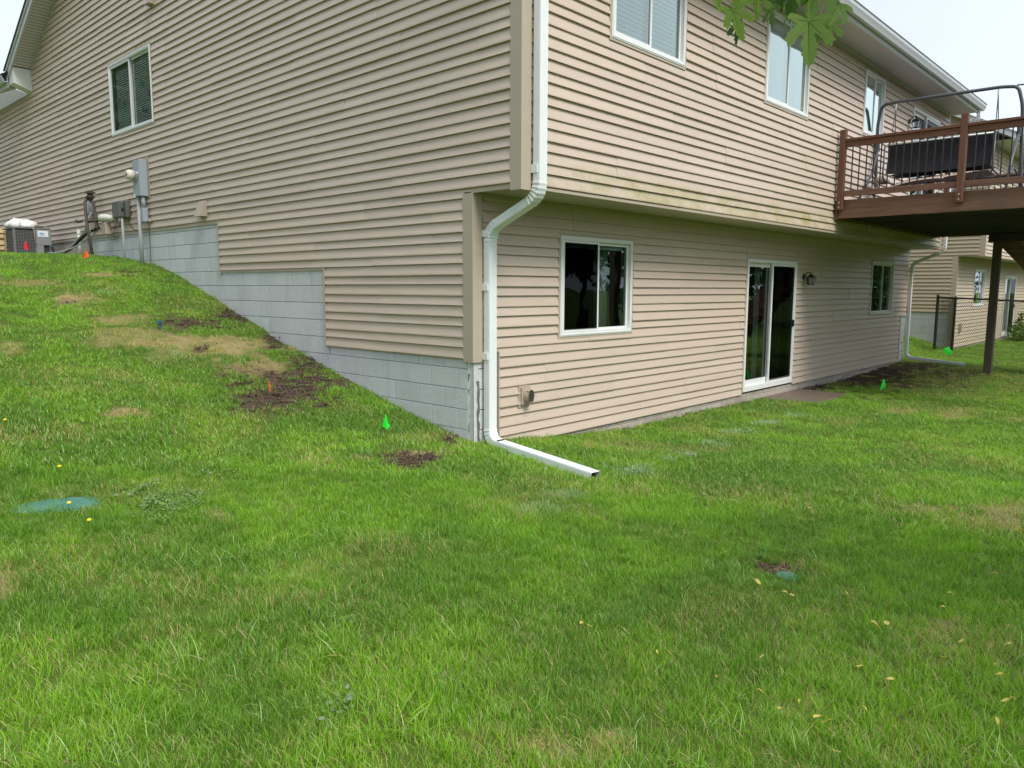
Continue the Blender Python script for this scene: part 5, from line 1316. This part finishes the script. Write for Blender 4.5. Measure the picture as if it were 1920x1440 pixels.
t = MB(); leaf_cloud(t, (-1.4,-9.9,4.9), 2.6, 2.3, 2.0, 5200, .085, 3); stuff(t.build('crown', M['crown'], mt))
toward = math.atan2(CAM.y+4.2, CAM.x+2.9)
for i, (x, y, z, s, rot, yaw) in enumerate(LEAVES):
    o = link('leaf', LM[i % 4], mt)
    o.matrix_basis = Matrix.Translation((x, y, z+s*.35)) @ Matrix.Rotation(-R(43)+yaw*(1 if i % 2 else -1), 4, 'Z') @ Matrix.Rotation(R(-8), 4, 'X') @ Matrix.Rotation(R(-rot), 4, 'Y') @ Matrix.Scale(s*1.02, 4)
    tw = MB(); a = Vector((x, y, z+s*.35+s*.5)); tw.tube([a, a+Vector((.03,.0,.05)), Vector((-2.80,-4.30,1.70)).lerp(a, .55)+Vector((0,0,.05))], .0016, 4)
    tw.build('twig', M['bark'], mt)

# ------------------------------------------------------------------ trees across the yard (they show in the window glass)
tms = []
for k in range(3):
    t = MB()
    for j in range(5):
        rn = random.Random(k*10+j)
        leaf_cloud(t, (rn.uniform(-1.6,1.6), rn.uniform(-1.6,1.6), rn.uniform(1.0,5.4)), rn.uniform(1.6,2.3), rn.uniform(1.6,2.3), rn.uniform(1.4,2.0), 900, .17, k*7+j)
    t2 = MB(); t2.tube([(0,0,-.3),(0,0,1.5),(.1,0,3.5),(0,.1,6)], [.13,.11,.08,.04], 10)
    for j in range(5): a = j*1.25+k; t2.tube([(.05,0,2+j*.4),(1.3*math.cos(a),1.3*math.sin(a),3.6+j*.5)], [.09,.03], 6)
    tms.append((t.mesh('crown', M['crown']), t2.mesh('trunk', M['bark'])))
for i, (x, y, s) in enumerate([(15,-17,1.0),(20.5,-14.5,1.05),(25.5,-13,1.0),(30.5,-12,1.1),(36,-11,1.05),(42,-10.5,1.15),(49,-10,1.2),(57,-10,1.3),(66,-11,1.4),(9,-20,1.05),(2,-24,1.15),(-5,-24,1.2),(-18,-13,1.4),(-24,-2,1.6),(-22,8,1.8),(-9,30,2.0),(-15,38,2.2),(-12,47,2.3),(-19,27,1.9)]):
    g0 = float(terrain(x, y)); T = bpy.data.objects.new('shade_tree', None); COL.objects.link(T)
    T.location = (x, y, g0); T.rotation_euler.z = i*1.3; T.scale = (s, s, s)
    tag(T, 'leafy shade tree on the far side of the yard behind the viewer', 'tree', 'shade trees across the yard')
    LOCAL[0] = True
    stuff(link('crown', tms[i % 3][0], T)); link('trunk', tms[i % 3][1], T)
    LOCAL[0] = False

# ------------------------------------------------------------------ fallen leaves, dandelions
FALLEN = [(-0.86,-4.36,0.025),(-1.93,-4.42,0.019),(-1.22,-3.53,0.024),(-1.27,-3.70,0.020),(-1.28,-3.74,0.020),(-1.03,-3.94,0.011),(-1.21,-4.01,0.016),(-1.37,-4.19,0.031),(-1.30,-4.22,0.021),(-2.24,-4.42,0.018),(-2.43,-4.32,0.020),(-2.43,-4.35,0.019),(-2.48,-4.20,0.012),(-2.13,-3.97,0.016),(-1.53,-4.52,0.019),(-1.46,-4.70,0.018),(-1.55,-4.73,0.018),(-1.77,-4.79,0.019),(-1.74,-4.81,0.017),(-1.14,-4.69,0.020),(-1.27,-4.53,0.017),(-2.44,-3.92,0.019),(-2.41,-4.09,0.017),(-1.90,-4.29,0.016),(-2.37,-4.23,0.014),(0.98,-3.66,0.028),(1.08,-4.37,0.034),(-0.86,-4.65,0.016),(-1.97,-4.80,0.018),(-2.60,-4.45,0.016),(-0.59,-4.33,0.023),(-2.44,-3.24,0.020),(-2.43,-3.28,0.015),(-2.43,-3.64,0.016),(0.09,-4.41,0.019),(0.52,-3.12,0.016)]
flm = []
for k in range(3):
    t = MB(); n = 7; rn = random.Random(k); w_ = .17+.07*k
    for i in range(n):
        a, b = i/n, (i+1)/n; wa, wb = w_*math.sin(math.pi*a**.8), w_*math.sin(math.pi*b**.8)
        za, zb = .25*math.sin(3*a+k), .25*math.sin(3*b+k)
        t.quad((a-.5,-wa,za),(b-.5,-wb,zb),(b-.5,0,zb-.12),(a-.5,0,za-.12)); t.quad((a-.5,0,za-.12),(b-.5,0,zb-.12),(b-.5,wb,zb),(a-.5,wa,za))
    flm.append(t.mesh('fallen_leaf', M['yleaf']))
rn = random.Random(4)
for i, (x, y, s) in enumerate(FALLEN):
    o = link('fallen_leaf', flm[i % 3]); s = max(s, .012)*1.75
    o.location = (x, y, float(terrain(x, y))+.044); o.rotation_euler = (rn.uniform(-.5,.5), rn.uniform(-.5,.5), rn.uniform(0, 6.3)); o.scale = (s, s, s)
    tag(o, 'small yellow fallen leaf lying in the grass', 'leaf', 'yellow leaves scattered over the lawn')
DAND = [(-3.608, 1.324), (-3.536, 0.362), (-3.676, -0.279), (-3.68, -0.63)]
dlab = ['yellow dandelion farthest up the slope at the left edge', 'yellow dandelion just behind the green valve box lid', 'yellow dandelion at the near edge of the green valve box lid', 'flattened yellow dandelion nearest below the valve box lid']
for (x, y), lb in zip(DAND, dlab):
    g0 = float(terrain(x, y)); D = thing('dandelion', lb, 'dandelion', (x, y, g0))
    one('stem', M['maple'], lambda t: t.tube([(x, y, g0), (x+.01, y, g0+.07)], .002, 5), parent=D)
    one('flower', M['dand'], lambda t: t.disc_stack((x+.01, y, g0+.068), (-.2,-.2,1), [(0,.004),(.004,.013),(.008,.011),(.010,.004)], 12), parent=D)

# ------------------------------------------------------------------ grass
def blade_clump(name, n, rad, h0, h1, wd, bend, seed, m, flat=0., seg=3):
    rn = np.random.default_rng(seed); v = []; f = []; cols = []
    for i in range(n):
        a = rn.random()*6.283; r_ = rad*math.sqrt(rn.random()); x, y = r_*math.cos(a), r_*math.sin(a)
        h = h0+(h1-h0)*rn.random()**1.2; az = rn.random()*6.283; bd = bend*(.25+rn.random()*1.1)
        fa = az+rn.normal()*.5+1.57; sx, sy = math.cos(fa), math.sin(fa); dx, dy = math.cos(az), math.sin(az)
        w0 = wd*(.6+.7*rn.random()); c = rn.random(); k = len(v); lean = (.15+.5*rn.random())*(1+flat*2)
        for s in range(seg):
            t_ = s/seg; ww = w0*(1-.55*t_)
            o = lean*h*t_*.5+bd*h*t_*t_; z = h*t_*(1-.35*bd*t_)*(1-flat*.7)
            v += [(x+dx*o-sx*ww, y+dy*o-sy*ww, z), (x+dx*o+sx*ww, y+dy*o+sy*ww, z)]
        o = lean*h*.5+bd*h; v.append((x+dx*o, y+dy*o, h*(1-.35*bd)*(1-flat*.7)))
        for s in range(seg-1): f.append((k+2*s, k+2*s+1, k+2*s+3, k+2*s+2))
        f.append((k+2*seg-2, k+2*seg-1, k+2*seg))
        cols += [c]*(2*seg+1)
    me = bpy.data.meshes.new(name); me.from_pydata(v, [], f)
    at = me.attributes.new('blade', 'FLOAT', 'POINT'); at.data.foreach_set('value', np.array(cols, 'f'))
    hh = me.attributes.new('tip', 'FLOAT', 'POINT'); hh.data.foreach_set('value', np.array([min(1, max(0, q[2]/h1)) for q in v], 'f'))
    me.materials.append(m)
    me.polygons.foreach_set('use_smooth', [True]*len(me.polygons)); me.update(); return me

gmat = bpy.data.materials.new('grass_blades'); gmat.use_nodes = True; n_ = gmat.node_tree; L_ = n_.links
pb = n_.nodes['Principled BSDF']; pb.inputs['Roughness'].default_value = .42; pb.inputs['Specular IOR Level'].default_value = .38
def attr(nm, ty='GEOMETRY', out='Fac'):
    a = n_.nodes.new('ShaderNodeAttribute'); a.attribute_type = ty; a.attribute_name = nm; return a.outputs[out]
def mixc(f, a, b):
    x = n_.nodes.new('ShaderNodeMixRGB')
    for s, v_ in ((0, f), (1, a), (2, b)):
        if isinstance(v_, tuple): x.inputs[s].default_value = (*v_, 1)
        elif isinstance(v_, (int, float)): x.inputs[s].default_value = v_
        else: L_.new(v_, x.inputs[s])
    return x.outputs[0]
def math_(op, a, b, clamp=True):
    x = n_.nodes.new('ShaderNodeMath'); x.operation = op; x.use_clamp = clamp
    for s, v_ in ((0, a), (1, b)):
        if isinstance(v_, (int, float)): x.inputs[s].default_value = v_
        else: L_.new(v_, x.inputs[s])
    return x.outputs[0]
bl_, tipv = attr('blade'), attr('tip')
hue, dry, pnt = attr('hue', 'INSTANCER'), attr('dry', 'INSTANCER'), attr('paint', 'INSTANCER')
base = mixc(hue, (.072,.212,.012), (.285,.540,.012))
vary = mixc(math_('MULTIPLY', bl_, .55), base, (.230,.460,.030))
gt1 = math_('GREATER_THAN', bl_, .86); vary = mixc(math_('MULTIPLY', gt1, .75), vary, (.54,.70,.34))  # some blades paler: whitish sky sheen painted into the blade colour
lt1 = math_('LESS_THAN', bl_, .22); vary = mixc(math_('MULTIPLY', lt1, .6), vary, (.065,.17,.010))
tipc = mixc(math_('MULTIPLY', tipv, .30), vary, (.36,.57,.06))
# each blade dries on its own: blade random below the dryness of its patch
isdry = math_('GREATER_THAN', dry, math_('FRACT', math_('MULTIPLY', bl_, 7.31, False), 0))
fin = mixc(isdry, tipc, mixc(bl_, (.66,.51,.26), (.46,.34,.15)))
fin = mixc(math_('MULTIPLY', pnt, math_('GREATER_THAN', tipv, .22)), fin, (.72,.78,.80))
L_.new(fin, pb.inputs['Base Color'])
tr = n_.nodes.new('ShaderNodeBsdfTranslucent'); vm = n_.nodes.new('ShaderNodeVectorMath'); vm.operation = 'MULTIPLY'
L_.new(fin, vm.inputs[0]); vm.inputs[1].default_value = (1.35,1.5,.8); L_.new(vm.outputs[0], tr.inputs[0])
mx = n_.nodes.new('ShaderNodeMixShader'); mx.inputs[0].default_value = .30
L_.new(pb.outputs[0], mx.inputs[1]); L_.new(tr.outputs[0], mx.inputs[2]); L_.new(mx.outputs[0], n_.nodes['Material Output'].inputs[0])

weedm = leafy('weed_leaves', [(.14,.27,.06),(.20,.33,.10),(.12,.24,.04),(.30,.31,.28)], .2, .5)
def weed_clump(name, seed):
    rn = np.random.default_rng(seed); t = MB()
    for i in range(26):
        x, y = rn.normal(size=2)*.05; z = .012+.040*rn.random(); s = .005+.005*rn.random(); a = rn.random()*6.28; k = 6
        tx, ty = rn.normal(size=2)*.35
        t.poly([(x+s*math.cos(a+6.283*j/k), y+s*math.sin(a+6.283*j/k), z+tx*s*math.cos(a+6.283*j/k)+ty*s*math.sin(a+6.283*j/k)) for j in range(k)])
    return t.mesh(name, weedm)
clodm = mat('soil_clod', (.10,.072,.053), .95, .1, noise=[((50,50,50),.7,(.15,.11,.08),.45,.7)], rnd=.2)
def clod_clump(seed):
    rn = random.Random(seed); t = MB()
    for i in range(9):
        s = rn.uniform(.004, .014); c = (rn.gauss(0, .05), rn.gauss(0, .05), s*.3)
        rings = []
        for k in range(4):
            th = math.pi*(k+.3)/3.6
            rings.append([(c[0]+s*math.sin(th)*math.cos(a)*rn.uniform(.7,1.3), c[1]+s*math.sin(th)*math.sin(a)*rn.uniform(.7,1.3), c[2]+s*.8*math.cos(th)) for a in (0,1.26,2.51,3.77,5.03)])
        t.loft(rings)
    return t.mesh('clod', clodm)
# hidden sources for the instancer live in a collection that is not linked to the scene
src_col = bpy.data.collections.new('grass_sources')
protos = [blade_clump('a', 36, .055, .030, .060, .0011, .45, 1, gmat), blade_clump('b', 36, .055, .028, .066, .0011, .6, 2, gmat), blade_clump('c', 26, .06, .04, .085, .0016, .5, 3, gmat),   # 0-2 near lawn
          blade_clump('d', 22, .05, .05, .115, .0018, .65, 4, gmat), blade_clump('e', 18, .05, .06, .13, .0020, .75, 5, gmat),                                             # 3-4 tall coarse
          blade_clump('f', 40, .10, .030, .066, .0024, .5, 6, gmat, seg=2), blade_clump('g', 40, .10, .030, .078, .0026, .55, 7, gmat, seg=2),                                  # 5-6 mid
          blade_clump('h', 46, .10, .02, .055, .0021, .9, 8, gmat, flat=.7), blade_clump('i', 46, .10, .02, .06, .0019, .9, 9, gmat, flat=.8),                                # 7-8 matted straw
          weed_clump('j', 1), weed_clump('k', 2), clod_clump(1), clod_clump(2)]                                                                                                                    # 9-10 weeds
for i, m_ in enumerate(protos):
    o = bpy.data.objects.new('clump_%02d' % i, m_); src_col.objects.link(o)
    o['kind'] = 'stuff'

def scatter(x0, x1, y0, y1, dens):
    n = int((x1-x0)*(y1-y0)*dens); return rng.uniform(x0, x1, n), rng.uniform(y0, y1, n)
px_, py_, lv = [], [], []
fx_, fy_ = math.sin(YAW), math.cos(YAW)
def add(rmin, rmax, dens, level):
    x, y = scatter(CAM.x-rmax if rmax < 8 else -13, min(CAM.x+rmax, 24), max(CAM.y-rmax, -12), min(CAM.y+rmax, 13), dens)
    d = np.hypot(x-CAM.x, y-CAM.y); ang = np.abs((np.degrees(np.arctan2(x-CAM.x, y-CAM.y)-YAW)+180) % 360-180)
    k = (d >= rmin) & (d < rmax) & ((ang < 46) | ((rng.random(len(x)) < .5) & (rmax < 14) & (ang < 110))) & (d > .35)
    k &= ~((x > -.02) & (y > -.02) & (x < XE)) & ~((x > NX-.02) & (y > 0))
    k &= ~((x > 6.33) & (x < 7.87) & (y > -.94))
    px_.append(x[k]); py_.append(y[k]); lv.append(np.full(k.sum(), level))
add(0, 3.2, 900, 0); add(3.2, 6.0, 640, 0); add(6.0, 8.5, 300, 1); add(8.5, 13.0, 170, 1); add(13, 30, 90, 1)
px_, py_, lv = map(np.concatenate, (px_, py_, lv))
mk = masks(px_, py_)
# soil strip right against the rear wall and under the deck
wallstrip = (px_ > .3) & (py_ > -.09) & (px_ < XE)
mk['dirt'] = np.maximum(mk['dirt'], wallstrip*.9)
under = (ss(8.3, 10, px_)*(1-ss(13.4, 14.5, px_)))*ss(-3.2, -1.2, py_)*(py_ < .1)
mk['dirt'] = np.maximum(mk['dirt'], under*(fbm(px_*1.4, py_*2.5, 77) > .52)*.6)
mk['dry'] = np.maximum(mk['dry'], under*.35)
big = fbm(px_*.9, py_*.9, 31); med = fbm(px_*2.6, py_*2.6, 33); sml = fbm(px_*7, py_*7, 35)
dist = np.hypot(px_-CAM.x, py_-CAM.y)
hue = np.clip(.44+(big-.5)*2.1+(med-.5)*2.1+(sml-.5)*1.1, 0, 1)
hue = np.clip(hue+.45*mk['lime']-.75*mk['dark'], 0, 1)
dry = np.clip(.10+(fbm(px_*1.7, py_*1.7, 41)-.52)*1.6+(sml-.5)*.5, .03, .6)
near = 1-ss(2.6, 5.0, dist)
dry = np.clip(dry*.65+.09*near+mk['dry']*.85-.25*mk['dark'], 0.015, .9)
# tall, coarse tufts: scattered clumps, more on the left foreground and against the walls
tall = (fbm(px_*2.2, py_*2.2, 51)-.52)*2.4+.20*(1-ss(-4.4, -2.6, px_-(py_+3)*.25))+.15*near+.5*mk['dark']
wallnear = ((px_ < 0) & (px_ > -.35) & (py_ > 0))*(1-ss(9, 10, py_))+((px_ > .3) & (px_ < 6) & (py_ > -.5))*.6
tall = np.clip(tall+.35*wallnear, 0, 1)
u = rng.random(len(px_))
proto = np.where(lv == 0, rng.integers(0, 3, len(px_)), rng.integers(5, 7, len(px_)))
tl = (u < tall*.14) & (lv == 0); proto = np.where(tl, rng.integers(3, 5, len(px_)), proto)
tl2 = (u < tall*.08) & (lv == 1) & (dist < 9); proto = np.where(tl2, rng.integers(2, 5, len(px_)), proto)
matted = (mk['dry'] > .25) & (rng.random(len(px_)) < mk['dry']*.6); proto = np.where(matted, rng.integers(7, 9, len(px_)), proto)
wd_ = rng.random(len(px_)) < mk['weed']*.30; proto = np.where(wd_, rng.integers(9, 11, len(px_)), proto)
spars = fbm(px_*5, py_*5, 61)
isd = (rng.random(len(px_)) < np.clip(mk['dirt']*1.15, 0, .97))
kind_ = rng.random(len(px_)); proto = np.where(isd & (kind_ < .62), rng.integers(11, 13, len(px_)), proto)
proto = np.where(isd & (kind_ > .62) & (kind_ < .72), rng.integers(7, 9, len(px_)), proto)
keep = ~(isd & (kind_ >= .72))
keep &= rng.random(len(px_)) > np.clip(.25*near+(spars-.60)*2.0, 0, .75)*(lv == 0)
# valve lids stay clear
for lx, ly, rx_, ry_, rt_ in ((-3.70, -.10, .18, .06, R(-18)), (-.90, -3.59, .048, .035, 0)):
    dx, dy = px_-lx, py_-ly; uu = (dx*math.cos(rt_)+dy*math.sin(rt_))/rx_; vv = (-dx*math.sin(rt_)+dy*math.cos(rt_))/ry_
    keep &= (uu*uu+vv*vv > 1.0) if rx_ < .1 else (np.maximum(abs(uu), abs(vv)) > 1.0)
px_, py_, proto, hue, dry, lv, tall, dist = [a[keep] for a in (px_, py_, proto, hue, dry, lv, tall, dist)]
dry = np.where((proto == 3)|(proto == 4), dry*.25, dry); pnt = mk['paint'][keep]; lush = 1-mk['dry'][keep]*.35
N = len(px_)
pz_ = terrain(px_, py_)-.006
sc = .86*(.75+.5*rng.random(N))*(.85+.35*fbm(px_*1.5, py_*1.5, 71))*lush
sc = np.where(proto >= 9, sc*1.1, sc)
pm = bpy.data.meshes.new('grass_points'); pm.vertices.add(N); pm.vertices.foreach_set('co', np.stack([px_, py_, pz_], 1).ravel())
def pat(nm, ty, arr):
    a = pm.attributes.new(nm, ty, 'POINT'); a.data.foreach_set('vector' if ty == 'FLOAT_VECTOR' else 'value', np.ascontiguousarray(arr).ravel())
pat('hue', 'FLOAT', hue.astype('f')); pat('dry', 'FLOAT', dry.astype('f')); pat('paint', 'FLOAT', pnt.astype('f'))
pat('sc', 'FLOAT', sc.astype('f')); pat('proto', 'INT', proto.astype('i'))
rotv = np.stack([rng.normal(size=N)*.12, rng.normal(size=N)*.12, rng.random(N)*6.283], 1); pat('rotv', 'FLOAT_VECTOR', rotv.astype('f'))
pm.update()
grass = tag(link('grass', pm), 'green lawn grass with dry and sparse patches covering the ground', 'grass', kind='stuff')
gn = bpy.data.node_groups.new('grass_scatter', 'GeometryNodeTree')
gn.interface.new_socket('Geometry', in_out='INPUT', socket_type='NodeSocketGeometry'); gn.interface.new_socket('Geometry', in_out='OUTPUT', socket_type='NodeSocketGeometry')
gi, go = gn.nodes.new('NodeGroupInput'), gn.nodes.new('NodeGroupOutput')
m2p = gn.nodes.new('GeometryNodeMeshToPoints'); iop = gn.nodes.new('GeometryNodeInstanceOnPoints'); ci = gn.nodes.new('GeometryNodeCollectionInfo')
ci.inputs['Collection'].default_value = src_col; ci.inputs['Separate Children'].default_value = True; ci.inputs['Reset Children'].default_value = True
iop.inputs['Pick Instance'].default_value = True
def na(nm, ty):
    a = gn.nodes.new('GeometryNodeInputNamedAttribute'); a.data_type = ty; a.inputs['Name'].default_value = nm; return a.outputs['Attribute']
e2r = gn.nodes.new('FunctionNodeEulerToRotation')
gn.links.new(gi.outputs[0], m2p.inputs['Mesh']); gn.links.new(m2p.outputs[0], iop.inputs['Points']); gn.links.new(ci.outputs[0], iop.inputs['Instance'])
gn.links.new(na('proto', 'INT'), iop.inputs['Instance Index']); gn.links.new(na('rotv', 'FLOAT_VECTOR'), e2r.inputs[0]); gn.links.new(e2r.outputs[0], iop.inputs['Rotation'])
gn.links.new(na('sc', 'FLOAT'), iop.inputs['Scale']); gn.links.new(iop.outputs[0], go.inputs[0])
mo = grass.modifiers.new('scatter', 'NODES'); mo.node_group = gn
print('grass clumps', N)
